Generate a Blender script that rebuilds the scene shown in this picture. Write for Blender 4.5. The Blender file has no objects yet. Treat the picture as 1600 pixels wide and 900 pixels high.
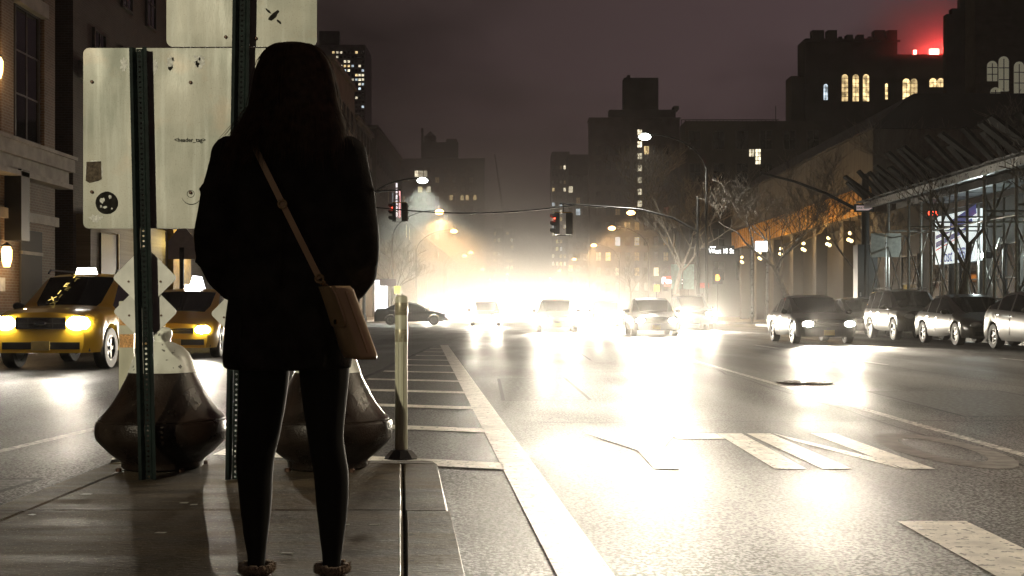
import bpy, bmesh, math, random
from mathutils import Vector, Matrix
R = math.radians
random.seed(7)
S = bpy.context.scene
COL = S.collection

# ------------------------------------------------------------------ camera, sky, exposure
F, HZ, CH = 1850.0, 482.0, 1.05          # focal length and horizon row (1600 px frame), camera height
cam_d = bpy.data.cameras.new('camera'); cam = bpy.data.objects.new('camera', cam_d); COL.objects.link(cam)
cam.location = (0, 0, CH); cam.rotation_euler = (R(90), 0, 0)
cam_d.sensor_width = 36; cam_d.lens = F / 1600 * 36; cam_d.shift_y = (HZ - 450) / 1600
cam_d.clip_start = .05; cam_d.clip_end = 5000
S.camera = cam
w = bpy.data.worlds.new('World'); S.world = w; w.use_nodes = True
nt = w.node_tree; nt.nodes.clear()
def wn(t): return nt.nodes.new(t)
out = wn('ShaderNodeOutputWorld'); add = wn('ShaderNodeAddShader')
sky = wn('ShaderNodeTexSky'); sky.sky_type = 'NISHITA'; sky.sun_disc = False
sky.sun_elevation = R(-4); sky.sun_rotation = R(250)
b1 = wn('ShaderNodeBackground'); b1.inputs[1].default_value = .05
nt.links.new(sky.outputs[0], b1.inputs[0])
tc = wn('ShaderNodeTexCoord'); nz = wn('ShaderNodeTexNoise'); nz.inputs['Scale'].default_value = 4.5; nz.inputs['Detail'].default_value = 4
mp = wn('ShaderNodeMapping'); mp.inputs['Scale'].default_value = (1, 1, 2.2)
nt.links.new(tc.outputs['Generated'], mp.inputs[0]); nt.links.new(mp.outputs[0], nz.inputs['Vector'])
sx = wn('ShaderNodeSeparateXYZ'); nt.links.new(tc.outputs['Generated'], sx.inputs[0])
mr = wn('ShaderNodeMapRange'); mr.inputs[1].default_value = -.3; mr.inputs[2].default_value = .5
nt.links.new(sx.outputs['X'], mr.inputs[0])
cr = wn('ShaderNodeValToRGB')            # city glow on low cloud: brown to the west, purple to the east
cr.color_ramp.elements[0].color = (.026, .0185, .0145, 1); cr.color_ramp.elements[1].color = (.085, .054, .060, 1)
nt.links.new(mr.outputs[0], cr.inputs[0])
ml = wn('ShaderNodeMixRGB'); ml.blend_type = 'MULTIPLY'; ml.inputs[0].default_value = .85
nt.links.new(cr.outputs[0], ml.inputs[1])
cr2 = wn('ShaderNodeValToRGB'); cr2.color_ramp.elements[0].position = .36; cr2.color_ramp.elements[1].position = .64
cr2.color_ramp.elements[0].color = (.3, .28, .28, 1)
nt.links.new(nz.outputs[0], cr2.inputs[0]); nt.links.new(cr2.outputs[0], ml.inputs[2])
b2 = wn('ShaderNodeBackground'); b2.inputs[1].default_value = 1.0
nt.links.new(ml.outputs[0], b2.inputs[0])
nt.links.new(b1.outputs[0], add.inputs[0]); nt.links.new(b2.outputs[0], add.inputs[1]); nt.links.new(add.outputs[0], out.inputs[0])
S.view_settings.view_transform = 'Standard'; S.view_settings.look = 'None'
S.view_settings.exposure = 0; S.view_settings.gamma = 1
S.render.engine = 'CYCLES'
cy = S.cycles
cy.use_denoising = True; cy.use_adaptive_sampling = True; cy.adaptive_threshold = .025; cy.adaptive_min_samples = 16; cy.max_bounces = 5; cy.diffuse_bounces = 2; cy.glossy_bounces = 3; cy.volume_bounces = 0
cy.transparent_max_bounces = 6; cy.sample_clamp_indirect = 4; cy.use_light_tree = True
cy.volume_step_rate = 3; cy.volume_max_steps = 64; cy.caustics_reflective = False; cy.caustics_refractive = False

# ------------------------------------------------------------------ materials
MATS = {}
def pm(name, col, rough=.6, metal=0, var=.25, scale=6, bump=0, bscale=80, spec=.5, stretch=None, rvar=0, coat=0):
    if name in MATS: return MATS[name]
    m = bpy.data.materials.new(name); m.use_nodes = True; MATS[name] = m
    n = m.node_tree; p = n.nodes['Principled BSDF']
    p.inputs['Roughness'].default_value = rough; p.inputs['Metallic'].default_value = metal
    p.inputs['Specular IOR Level'].default_value = spec; p.inputs['Coat Weight'].default_value = coat
    t = n.nodes.new('ShaderNodeTexCoord'); mp = n.nodes.new('ShaderNodeMapping')
    if stretch: mp.inputs['Scale'].default_value = stretch
    n.links.new(t.outputs['Object'], mp.inputs[0])
    a = n.nodes.new('ShaderNodeTexNoise'); a.inputs['Scale'].default_value = scale; a.inputs['Detail'].default_value = 6
    n.links.new(mp.outputs[0], a.inputs['Vector'])
    r = n.nodes.new('ShaderNodeValToRGB'); r.color_ramp.elements[0].position = .3; r.color_ramp.elements[1].position = .7
    r.color_ramp.elements[0].color = (*[c * (1 - var) for c in col], 1); r.color_ramp.elements[1].color = (*[min(1, c * (1 + var)) for c in col], 1)
    n.links.new(a.outputs[0], r.inputs[0]); n.links.new(r.outputs[0], p.inputs['Base Color'])
    if rvar:
        q = n.nodes.new('ShaderNodeMapRange'); q.inputs[1].default_value = .35; q.inputs[2].default_value = .65
        q.inputs[3].default_value = max(.03, rough - rvar); q.inputs[4].default_value = min(1, rough + rvar)
        n.links.new(a.outputs[0], q.inputs[0]); n.links.new(q.outputs[0], p.inputs['Roughness'])
    if bump:
        b = n.nodes.new('ShaderNodeTexNoise'); b.inputs['Scale'].default_value = bscale; b.inputs['Detail'].default_value = 3
        n.links.new(mp.outputs[0], b.inputs['Vector'])
        bb = n.nodes.new('ShaderNodeBump'); bb.inputs['Strength'].default_value = bump; bb.inputs['Distance'].default_value = .01
        n.links.new(b.outputs[0], bb.inputs['Height']); n.links.new(bb.outputs[0], p.inputs['Normal'])
    return m
def em(name, col, st):
    if name in MATS: return MATS[name]
    m = bpy.data.materials.new(name); m.use_nodes = True; MATS[name] = m
    p = m.node_tree.nodes['Principled BSDF']
    p.inputs['Base Color'].default_value = (*[min(.8, c) for c in col], 1); p.inputs['Roughness'].default_value = .3
    p.inputs['Emission Color'].default_value = (*col, 1); p.inputs['Emission Strength'].default_value = st
    return m
def brick(name, c1, c2, mortar, sc=1.0):
    if name in MATS: return MATS[name]
    m = bpy.data.materials.new(name); m.use_nodes = True; MATS[name] = m
    n = m.node_tree; p = n.nodes['Principled BSDF']; p.inputs['Roughness'].default_value = .75
    t = n.nodes.new('ShaderNodeTexCoord'); s = n.nodes.new('ShaderNodeSeparateXYZ'); c = n.nodes.new('ShaderNodeCombineXYZ')
    ad = n.nodes.new('ShaderNodeMath'); ad.operation = 'ADD'
    n.links.new(t.outputs['Object'], s.inputs[0]); n.links.new(s.outputs[0], ad.inputs[0]); n.links.new(s.outputs[1], ad.inputs[1])
    n.links.new(ad.outputs[0], c.inputs[0]); n.links.new(s.outputs[2], c.inputs[1])
    b = n.nodes.new('ShaderNodeTexBrick'); b.inputs['Scale'].default_value = 1
    b.inputs['Brick Width'].default_value = .24 * sc; b.inputs['Row Height'].default_value = .085 * sc; b.inputs['Mortar Size'].default_value = .012 * sc
    b.inputs['Color1'].default_value = (*c1, 1); b.inputs['Color2'].default_value = (*c2, 1); b.inputs['Mortar'].default_value = (*mortar, 1)
    n.links.new(c.outputs[0], b.inputs['Vector'])
    a = n.nodes.new('ShaderNodeTexNoise'); a.inputs['Scale'].default_value = 1.3; a.inputs['Detail'].default_value = 6; n.links.new(t.outputs['Object'], a.inputs['Vector'])
    mx = n.nodes.new('ShaderNodeMixRGB'); mx.blend_type = 'MULTIPLY'; mx.inputs[0].default_value = .6
    n.links.new(b.outputs[0], mx.inputs[1]); n.links.new(a.outputs[0], mx.inputs[2]); n.links.new(mx.outputs[0], p.inputs['Base Color'])
    bb = n.nodes.new('ShaderNodeBump'); bb.inputs['Strength'].default_value = .5; bb.inputs['Distance'].default_value = .02; bb.invert = True
    n.links.new(b.outputs['Fac'], bb.inputs['Height']); n.links.new(bb.outputs[0], p.inputs['Normal'])
    return m
def relief(n, t, p, k=1.0):
    L = n.links.new
    a = n.nodes.new('ShaderNodeTexNoise'); a.inputs['Scale'].default_value = 34; a.inputs['Detail'].default_value = 7; a.inputs['Roughness'].default_value = .72; L(t.outputs['Object'], a.inputs['Vector'])
    mp = n.nodes.new('ShaderNodeMapping'); mp.inputs['Scale'].default_value = (1.1, .16, 1); L(t.outputs['Object'], mp.inputs[0])
    w_ = n.nodes.new('ShaderNodeTexNoise'); w_.inputs['Scale'].default_value = 1.2; w_.inputs['Detail'].default_value = 4; L(mp.outputs[0], w_.inputs['Vector'])
    q = n.nodes.new('ShaderNodeMapRange'); q.inputs[1].default_value = .35; q.inputs[2].default_value = .65; q.inputs[3].default_value = .35*k; q.inputs[4].default_value = 1.0*k; L(w_.outputs[0], q.inputs[0])
    b = n.nodes.new('ShaderNodeBump'); b.inputs['Distance'].default_value = .013; L(q.outputs[0], b.inputs['Strength']); L(a.outputs[0], b.inputs['Height'])
    c = n.nodes.new('ShaderNodeTexNoise'); c.inputs['Scale'].default_value = 2.2; c.inputs['Detail'].default_value = 4; L(t.outputs['Object'], c.inputs['Vector'])
    b2 = n.nodes.new('ShaderNodeBump'); b2.inputs['Strength'].default_value = .2; b2.inputs['Distance'].default_value = .04; L(c.outputs[0], b2.inputs['Height']); L(b.outputs[0], b2.inputs['Normal'])
    L(b2.outputs[0], p.inputs['Normal'])
def asphalt():
    m = bpy.data.materials.new('wet_asphalt'); m.use_nodes = True
    n = m.node_tree; p = n.nodes['Principled BSDF']; L = n.links.new
    t = n.nodes.new('ShaderNodeTexCoord')
    def noise(sc, det=4, stretch=None):
        a = n.nodes.new('ShaderNodeTexNoise'); a.inputs['Scale'].default_value = sc; a.inputs['Detail'].default_value = det
        if stretch:
            mp = n.nodes.new('ShaderNodeMapping'); mp.inputs['Scale'].default_value = stretch; L(t.outputs['Object'], mp.inputs[0]); L(mp.outputs[0], a.inputs['Vector'])
        else: L(t.outputs['Object'], a.inputs['Vector'])
        return a
    big = noise(.55, 6, (1, .45, 1)); fine = noise(38, 4)
    r = n.nodes.new('ShaderNodeValToRGB'); r.color_ramp.elements[0].position = .3; r.color_ramp.elements[1].position = .72
    r.color_ramp.elements[0].color = (.016, .0145, .013, 1); r.color_ramp.elements[1].color = (.06, .055, .05, 1)
    mxf = n.nodes.new('ShaderNodeMath'); mxf.operation = 'MULTIPLY_ADD'; mxf.inputs[1].default_value = .45
    h = n.nodes.new('ShaderNodeMath'); h.operation = 'MULTIPLY'; h.inputs[1].default_value = .55; L(big.outputs[0], h.inputs[0])
    L(fine.outputs[0], mxf.inputs[0]); L(h.outputs[0], mxf.inputs[2]); L(mxf.outputs[0], r.inputs[0]); L(r.outputs[0], p.inputs['Base Color'])
    q = n.nodes.new('ShaderNodeMapRange'); q.inputs[1].default_value = .3; q.inputs[2].default_value = .7
    q.inputs[3].default_value = .42; q.inputs[4].default_value = .62; L(big.outputs[0], q.inputs[0]); L(q.outputs[0], p.inputs['Roughness'])
    gr = noise(42, 5); gr.inputs['Roughness'].default_value = .65; v = n.nodes.new('ShaderNodeTexVoronoi'); v.inputs['Scale'].default_value = 60; L(t.outputs['Object'], v.inputs['Vector'])
    sm_ = n.nodes.new('ShaderNodeMath'); sm_.operation = 'MULTIPLY_ADD'; sm_.inputs[1].default_value = -.5; L(v.outputs['Distance'], sm_.inputs[0]); L(gr.outputs[0], sm_.inputs[2])
    tr_ = noise(.9, 5, (1.0, .12, 1)); ad_ = n.nodes.new('ShaderNodeMath'); ad_.operation = 'MULTIPLY_ADD'; ad_.inputs[1].default_value = .55; L(tr_.outputs[0], ad_.inputs[0]); L(sm_.outputs[0], ad_.inputs[2])
    q2 = n.nodes.new('ShaderNodeMapRange'); q2.inputs[1].default_value = .45; q2.inputs[2].default_value = .70; q2.inputs[3].default_value = .02; q2.inputs[4].default_value = 1.0; L(ad_.outputs[0], q2.inputs[0]); L(q2.outputs[0], p.inputs['Specular IOR Level'])
    relief(n, t, p)
    return m
M_ASPH = asphalt()
M_CONC = pm('wet_concrete', (.055, .038, .019), .62, var=.4, scale=3, bump=.7, bscale=38, stretch=(.6, 3, 1), rvar=.1, spec=.35)
M_SIDE = pm('sidewalk_concrete', (.2, .19, .17), .6, var=.3, scale=2, bump=.2, bscale=40, rvar=.2)
M_PAINT = pm('road_paint', (.74, .71, .64), .5, var=.28, scale=11, spec=1.0)
M_PAINTW = pm('worn_road_paint', (.42, .4, .36), .5, var=.55, scale=14)
for m_ in (M_PAINT, M_PAINTW):
    n_ = m_.node_tree; relief(n_, next(x for x in n_.nodes if x.type == 'TEX_COORD'), n_.nodes['Principled BSDF'], .7)
M_IRON = pm('cast_iron', (.05, .045, .04), .45, .7, bump=.3, bscale=60)
M_BLACK = pm('black_paint', (.014, .013, .012), .35, bump=.05, bscale=40, coat=.2)
M_DARK = pm('dark_metal', (.03, .028, .026), .5, .6)
M_GREENPOST = pm('dark_green_post', (.004, .008, .0068), .65, 0, var=.5, scale=14, bump=.15, bscale=90, spec=.1)
M_STEEL = pm('galvanised_steel', (.45, .45, .44), .35, .9, var=.25, scale=9, rvar=.1)
M_CHROME = pm('chrome', (.6, .6, .6), .15, 1, var=.05)
M_TYRE = pm('tyre_rubber', (.012, .012, .012), .75, bump=.2)
M_GLASS = pm('dark_glass', (.012, .013, .015), .06, 0, var=.1, spec=.6)
M_HEAD = em('headlight_lens', (1, .93, .8), 120)
M_TAIL = em('tail_lens', (1, .05, .02), 6)
M_WARMLED = em('roof_light', (1, .93, .8), 12)
M_WINWARM = em('lit_window_warm', (1, .72, .34), 1.5)
M_WINPALE = em('lit_window_pale', (1, .88, .62), 1.6)
M_WINCOOL = em('lit_window_cool', (.75, .9, 1), 1.2)
M_WINDIM = em('dim_window', (1, .7, .4), .10)
M_SODIUM = em('sodium_lens', (1, .5, .16), 22)
M_LED = em('white_lamp_lens', (.93, 1, .9), 30)
M_FRAME = pm('window_frame', (.05, .045, .04), .6)
for m_ in (M_WINWARM, M_WINPALE, M_WINCOOL, M_WINDIM):      # rooms differ from window to window
    n = m_.node_tree; p_ = n.nodes['Principled BSDF']; oi = n.nodes.new('ShaderNodeObjectInfo'); t_ = n.nodes.new('ShaderNodeTexCoord'); a_ = n.nodes.new('ShaderNodeTexNoise'); a_.inputs['Scale'].default_value = 1.6; a_.inputs['Detail'].default_value = 3; a_.noise_dimensions = '4D'
    n.links.new(t_.outputs['Object'], a_.inputs['Vector']); k_ = n.nodes.new('ShaderNodeMath'); k_.operation = 'MULTIPLY'; k_.inputs[1].default_value = 40; n.links.new(oi.outputs['Random'], k_.inputs[0]); n.links.new(k_.outputs[0], a_.inputs['W'])
    r_ = n.nodes.new('ShaderNodeMapRange'); r_.inputs[1].default_value = .35; r_.inputs[2].default_value = .65; r_.inputs[3].default_value = .25; r_.inputs[4].default_value = 1.5; n.links.new(a_.outputs[0], r_.inputs[0])
    q_ = n.nodes.new('ShaderNodeMapRange'); q_.inputs[3].default_value = .35*p_.inputs['Emission Strength'].default_value; q_.inputs[4].default_value = 1.25*p_.inputs['Emission Strength'].default_value; n.links.new(oi.outputs['Random'], q_.inputs[0])
    x_ = n.nodes.new('ShaderNodeMath'); x_.operation = 'MULTIPLY'; n.links.new(r_.outputs[0], x_.inputs[0]); n.links.new(q_.outputs[0], x_.inputs[1]); n.links.new(x_.outputs[0], p_.inputs['Emission Strength'])

# ------------------------------------------------------------------ mesh helpers
class MB:
    def __init__(s): s.v = []; s.f = []; s.m = []
    def face(s, idx, mat=0): s.f.append(tuple(idx)); s.m.append(mat)
    def add(s, verts, faces, mat=0):
        o = len(s.v); s.v += [tuple(v) for v in verts]
        for f in faces: s.f.append(tuple(i + o for i in f)); s.m.append(mat)
        return s
    def box(s, x0, x1, y0, y1, z0, z1, mat=0, M=None):
        vs = [Vector((x, y, z)) for z in (z0, z1) for y in (y0, y1) for x in (x0, x1)]
        if M is not None: vs = [M @ v for v in vs]
        return s.add(vs, [(0, 2, 3, 1), (4, 5, 7, 6), (0, 1, 5, 4), (2, 6, 7, 3), (0, 4, 6, 2), (1, 3, 7, 5)], mat)
    def cbox(s, c, d, mat=0, M=None):
        return s.box(c[0]-d[0]/2, c[0]+d[0]/2, c[1]-d[1]/2, c[1]+d[1]/2, c[2]-d[2]/2, c[2]+d[2]/2, mat, M)
    def tube(s, pts, rad, n=8, mat=0, cap=True):
        pts = [Vector(p) for p in pts]
        if not hasattr(rad, '__len__'): rad = [rad] * len(pts)
        o = len(s.v); up = None
        for i, p in enumerate(pts):
            d = (pts[min(i+1, len(pts)-1)] - pts[max(i-1, 0)]).normalized()
            if up is None:
                up = Vector((0, 0, 1)) if abs(d.z) < .9 else Vector((1, 0, 0))
            a = d.cross(up); 
            if a.length < 1e-6: a = d.cross(Vector((0, 1, 0)))
            a.normalize(); b = a.cross(d).normalized(); up = b
            for k in range(n):
                t = 2*math.pi*k/n; s.v.append(tuple(p + (a*math.cos(t) + b*math.sin(t))*rad[i]))
        for i in range(len(pts)-1):
            for k in range(n):
                s.face((o+i*n+k, o+i*n+(k+1) % n, o+(i+1)*n+(k+1) % n, o+(i+1)*n+k), mat)
        if cap:
            s.face(tuple(o+k for k in range(n))[::-1], mat); e = o+(len(pts)-1)*n; s.face(tuple(e+k for k in range(n)), mat)
        return s
    def lathe(s, prof, n=24, c=(0, 0, 0), mat=0, M=None, cap=True):
        o = len(s.v)
        for r, z in prof:
            for k in range(n):
                t = 2*math.pi*k/n; v = Vector((c[0]+r*math.cos(t), c[1]+r*math.sin(t), c[2]+z)); s.v.append(tuple(M @ v if M is not None else v))
        for i in range(len(prof)-1):
            for k in range(n): s.face((o+i*n+k, o+i*n+(k+1) % n, o+(i+1)*n+(k+1) % n, o+(i+1)*n+k), mat)
        if cap: s.face(tuple(o+k for k in range(n))[::-1], mat); e = o+(len(prof)-1)*n; s.face(tuple(e+k for k in range(n)), mat)
        return s
    def rings(s, rings, mat=0):
        o = len(s.v); n = len(rings[0])
        for r in rings: s.v += [tuple(p) for p in r]
        for i in range(len(rings)-1):
            for k in range(n): s.face((o+i*n+k, o+i*n+(k+1) % n, o+(i+1)*n+(k+1) % n, o+(i+1)*n+k), mat)
        s.face(tuple(o+k for k in range(n))[::-1], mat); e = o+(len(rings)-1)*n; s.face(tuple(e+k for k in range(n)), mat)
        return s
    def ell(s, c, r, n=12, m=8, mat=0, M=None):
        pr = []
        rg = []
        for i in range(1, m):
            a = math.pi*i/m - math.pi/2
            rg.append([Vector((c[0]+r[0]*math.cos(a)*math.cos(2*math.pi*k/n), c[1]+r[1]*math.cos(a)*math.sin(2*math.pi*k/n), c[2]+r[2]*math.sin(a))) for k in range(n)])
        if M is not None: rg = [[M @ p for p in q] for q in rg]
        return s.rings(rg, mat)
    def prism(s, poly, d0, d1, fn, mat=0):
        # poly in (u, v); fn(u, v, d) -> point
        n = len(poly); o = len(s.v)
        s.v += [tuple(fn(u, v, d0)) for u, v in poly] + [tuple(fn(u, v, d1)) for u, v in poly]
        s.face(tuple(o+i for i in range(n)), mat); s.face(tuple(o+n+i for i in range(n))[::-1], mat)
        for i in range(n): s.face((o+i, o+n+i, o+n+(i+1) % n, o+(i+1) % n), mat)
        return s
    def mesh(s, name, mats, smooth=None):
        me = bpy.data.meshes.new(name); me.from_pydata(s.v, [], s.f)
        for m in (mats if isinstance(mats, (list, tuple)) else [mats]): me.materials.append(m)
        me.polygons.foreach_set('material_index', s.m)
        bm = bmesh.new(); bm.from_mesh(me); bmesh.ops.recalc_face_normals(bm, faces=bm.faces); bm.to_mesh(me); bm.free()
        if smooth is not None:
            me.polygons.foreach_set('use_smooth', [True]*len(me.polygons)); me.set_sharp_from_angle(angle=R(smooth))
        me.update(); return me
    def build(s, name, mats, parent=None, loc=(0, 0, 0), rot=(0, 0, 0), smooth=None):
        return ob(name, s.mesh(name, mats, smooth), parent, loc, rot)
def ob(name, data, parent=None, loc=(0, 0, 0), rot=(0, 0, 0)):
    o = bpy.data.objects.new(name, data); COL.objects.link(o); o.location = loc; o.rotation_euler = rot
    if parent is not None: o.parent = parent
    return o
def tag(o, label=None, cat=None, group=None, kind=None):
    if label: o['label'] = label
    if cat: o['category'] = cat
    if group: o['group'] = group
    if kind: o['kind'] = kind
    return o
def thing(name, label, cat, loc=(0, 0, 0), rz=0, group=None):
    o = ob(name, None, None, loc, (0, 0, rz)); o.empty_display_size = .2
    return tag(o, label, cat, group)
def copy_tree(o, parent=None):
    c = o.copy(); COL.objects.link(c)
    if parent is not None: c.parent = parent
    for ch in list(o.children):
        copy_tree(ch, c)
    return c
def text(name, body, mat, parent, loc, rot, size, ext=.003, align='CENTER', shear=0, xs=1.0):
    c = bpy.data.curves.new(name, 'FONT'); c.body = body; c.size = size; c.extrude = ext; c.align_x = align; c.align_y = 'CENTER'; c.shear = shear
    c.materials.append(mat); c.resolution_u = 4; c.offset = .008*size
    tmp = bpy.data.objects.new('tmp', c); COL.objects.link(tmp)
    me = bpy.data.meshes.new_from_object(tmp.evaluated_get(bpy.context.evaluated_depsgraph_get())); bpy.data.objects.remove(tmp)
    o = ob(name, me, parent, loc, rot); o.scale = (xs, 1, 1); return o
def lamp(name, kind, loc, energy, col, parent=None, aim=None, angle=120, blend=.6, radius=.08):
    d = bpy.data.lights.new(name, kind); d.energy = energy; d.color = col
    d.shadow_soft_size = radius
    o = ob(name, d, parent, loc)
    if kind == 'SPOT':
        d.spot_size = R(angle); d.spot_blend = blend
        o.rotation_euler = Vector(aim).to_track_quat('-Z', 'Y').to_euler()
    return o
def gp(px, py, z=0.0):                      # where a pixel of the photograph meets the level z
    Y = F*(CH-z)/(py-HZ); return Vector(((px-800)/F*Y, Y, z))
def at(px, py, Y): return Vector(((px-800)/F*Y, Y, CH-(py-HZ)/F*Y))
def frac(name): return name
def rrect(x0, x1, z0, z1, r, n=5):
    p = []
    for cx, cz, a0 in ((x1-r, z1-r, 0), (x0+r, z1-r, 90), (x0+r, z0+r, 180), (x1-r, z0+r, 270)):
        for k in range(n+1):
            a = R(a0 + 90*k/n); p.append((cx+r*math.cos(a), cz+r*math.sin(a)))
    return p
def XZ(u, v, d): return (u, d, v)
def XY(u, v, d): return (u, v, d)

# ------------------------------------------------------------------ the setting
road = MB().add([(-1500, -300, 0), (1500, -300, 0), (1500, 3000, 0), (-1500, 3000, 0)], [(0, 1, 2, 3)]).build('road', M_ASPH)
tag(road, kind='structure')
LC, RC = -11.2, 14.5                         # kerb lines left and right
def sidewalk(name, x0, x1, y0, y1, side):
    m = MB(); kx = x1 if side < 0 else x0
    a, b = (x0, x1-.18) if side < 0 else (x0+.18, x1)
    m.box(a, b, y0, y1, -.2, .15)
    s = m.build(name, M_SIDE); tag(s, kind='structure')
    k0, k1 = (x1-.176, x1) if side < 0 else (x0, x0+.176)
    MB().box(k0, k1, y0, y1, -.2, .146).build('kerb', pm('kerb_stone', (.24, .23, .21), .5), s)
    return s
sidewalk('sidewalk', -60, LC, -20, 70.5, -1); sidewalk('sidewalk', -60, LC, 80.5, 900, -1)
sidewalk('sidewalk', RC, 80, -20, 70.5, 1); sidewalk('sidewalk', RC, 80, 80.5, 900, 1)

# median island: separate concrete slabs with recessed joints
med = ob('median', None); tag(med, kind='structure')
def mx_r(y): return -.16 - (y-3.99)*.095      # right kerb edge slants with the taper
def slab(poly, z1=.15, name='slab', lean=0):
    m = MB(); n = len(poly); e = .012
    cx = sum(p[0] for p in poly)/n; cyy = sum(p[1] for p in poly)/n
    def ins(p, d): v = Vector((p[0]-cx, p[1]-cyy)); return (cx+v.x*(1-d/max(abs(v.x), .1)), cyy+v.y*(1-d/max(abs(v.y), .1)))
    r0 = [Vector((p[0], p[1], -.05)) for p in poly]; r1 = [Vector((p[0], p[1], z1-e)) for p in poly]; r2 = [Vector((*ins(p, e), z1)) for p in poly]
    m.rings([r0, r1, r2]); return m.build(name, M_CONC, med)
YE = 7.05
for y0, y1, dz in ((-.6, 2.2, 0), (2.208, 5.27, .004), (5.282, YE-.16, 0)):
    slab([(-2.16, y0), (mx_r(y0)-.205, y0), (mx_r(y1)-.205, y1), (-2.16, y1)], .15+dz)
    slab([(mx_r(y0)-.195, y0), (mx_r(y0), y0), (mx_r(y1), y1), (mx_r(y1)-.195, y1)], .148+dz, 'kerb')
    slab([(-2.36, y0), (-2.17, y0), (-2.17, y1), (-2.36, y1)], .146+dz, 'kerb')
endp = [(-2.36, YE-.15), (mx_r(YE)-.0, YE-.15)]
xr = mx_r(YE-.15)
slab([(-2.36, YE-.152+.008), (xr, YE-.152+.008), (xr-.02, YE-.05), (xr-.08, YE), (-2.2, YE), (-2.32, YE-.05)], .146, 'kerb')

# ------------------------------------------------------------------ painted markings
def flat(poly, z, name, mat, parent=None):
    m = MB(); m.add([(x, y, z) for x, y in poly], [tuple(range(len(poly)))]); return m.build(name, mat, parent)
mk = ob('road_marking', None); tag(mk, kind='structure')
def ex(y): return -.254 - (y-10.3)*.0765      # hatch boundary line, left edge
pts = [4.0 + i*1.5 for i in range(21)]
flat([(ex(4), 4), (ex(4)+.225, 4), (ex(34)+.225, 34), (ex(34), 34)], .0012, 'edge_line', M_PAINT, mk)
y = 7.72
while y < 33:
    xl = -2.15; xrr = ex(y)-.004; wd = .34
    if xrr - xl > .15:
        sk = (xrr-xl)*.38
        flat([(xl, y+sk), (xrr, y), (xrr, y+wd), (xl, y+sk+wd)], .0012, 'hatch_bar', M_PAINT, mk)
    y += 2.3
def letter(polys, mat=None):
    m = MB()
    for p in polys: m.add([(x, yy, .0012) for x, yy in p], [tuple(range(len(p)))])
    return m.build('letter', mat or M_PAINT, mk)
y0, y1 = 7.75, 9.95
letter([[(1.72, y0), (1.93, y0), (1.93, y1), (1.72, y1)], [(1.33, y1-.42), (1.716, y1-.42), (1.716, y1), (1.33, y1)]])               # L
letter([[(2.03, y0), (2.23, y0), (2.17, y1), (1.97, y1)], [(2.57, y0), (2.77, y0), (2.71, y1), (2.51, y1)], [(2.234, y1-.55), (2.20, y1), (2.57, y0+.5), (2.55, y0)]])  # N
letter([[(.93, y0), (1.10, y0), (1.10, y0+1.0), (.93, y0+1.0)], [(.93, y0+1.004), (1.012, y0+1.004), (.78, y1), (.62, y1)], [(1.018, y0+1.004), (1.10, y0+1.004), (1.38, y1), (1.22, y1)]])  # Y
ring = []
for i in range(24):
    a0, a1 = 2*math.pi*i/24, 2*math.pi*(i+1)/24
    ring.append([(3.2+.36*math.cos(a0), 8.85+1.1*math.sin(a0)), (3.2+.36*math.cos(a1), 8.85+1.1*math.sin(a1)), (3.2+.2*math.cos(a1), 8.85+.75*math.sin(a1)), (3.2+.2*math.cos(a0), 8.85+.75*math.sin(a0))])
letter(ring, pm('glare_dimmed_paint', (.10, .095, .085), .55, var=.7, scale=9))                                                                                                                     # O, coloured faint to stand in for the glare over it
flat([(1.90, 3.0), (2.24, 3.0), (2.24, 5.85), (1.90, 5.85)], .0012, 'lane_bar', M_PAINT, mk)
for x in (3.62, 6.95, 10.3):
    yy = 13.0 if x > 4 else 7.0
    while yy < 66:
        flat([(x, yy), (x+.1, yy), (x+.1, yy+3), (x, yy+3)], .0012, 'lane_dash', M_PAINTW, mk); yy += 9.1 if x > 4 else 3.05
flat([(-4.0, 6.5), (-3.9, 6.5), (-3.45, 12), (-3.55, 12)], .0012, 'lane_line', M_PAINTW, mk)
for yy in (62.5, 66.5):
    flat([(-11, yy), (14.3, yy), (14.3, yy+.3), (-11, yy+.3)], .0012, 'crosswalk_line', M_PAINTW, mk)
M_TAR = pm('tar_seam', (.006, .006, .006), .6, bump=.6, bscale=60, spec=.12)
jit = []
yy = 7.3
while yy < 33:
    jit.append((-2.22 + random.uniform(-.03, .03) - (.25 if yy < 14 else 0)*0, yy)); yy += .45
m = MB()
for (xa, ya), (xb, yb) in zip(jit, jit[1:]): m.add([(xa-.05, ya, .001), (xa+.04, ya, .001), (xb+.04, yb, .001), (xb-.05, yb, .001)], [(0, 1, 2, 3)])
tag(m.build('tar_seam', M_TAR), kind='structure')
M_PATCH = pm('patched_asphalt', (.02, .018, .016), .55, var=.4, scale=20, bump=.9, bscale=40, rvar=.12, spec=.3)
for poly in ([(-4.6, 5.6), (-3.0, 5.9), (-2.9, 7.3), (-4.9, 7.1)], [(4.4, 11.5), (6.1, 11.7), (6.2, 15.2), (4.5, 15.0)], [(-.1, 13.5), (.9, 13.6), (.8, 17.8), (-.2, 17.7)], [(1.6, 24.0), (3.0, 24.1), (3.0, 31), (1.6, 31)]):
    tag(flat(poly, .0006, 'road_patch', M_PATCH), kind='structure')
    m = MB()
    for (xa, ya), (xb, yb) in zip(poly, poly[1:]+poly[:1]):
        d_ = Vector((xb-xa, yb-ya)).normalized(); nx, ny = -d_.y*.022, d_.x*.022
        m.add([(xa-nx, ya-ny, .0009), (xb-nx, yb-ny, .0009), (xb+nx, yb+ny, .0009), (xa+nx, ya+ny, .0009)], [(0, 1, 2, 3)])
    tag(m.build('tar_seam', M_TAR), kind='structure')
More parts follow.
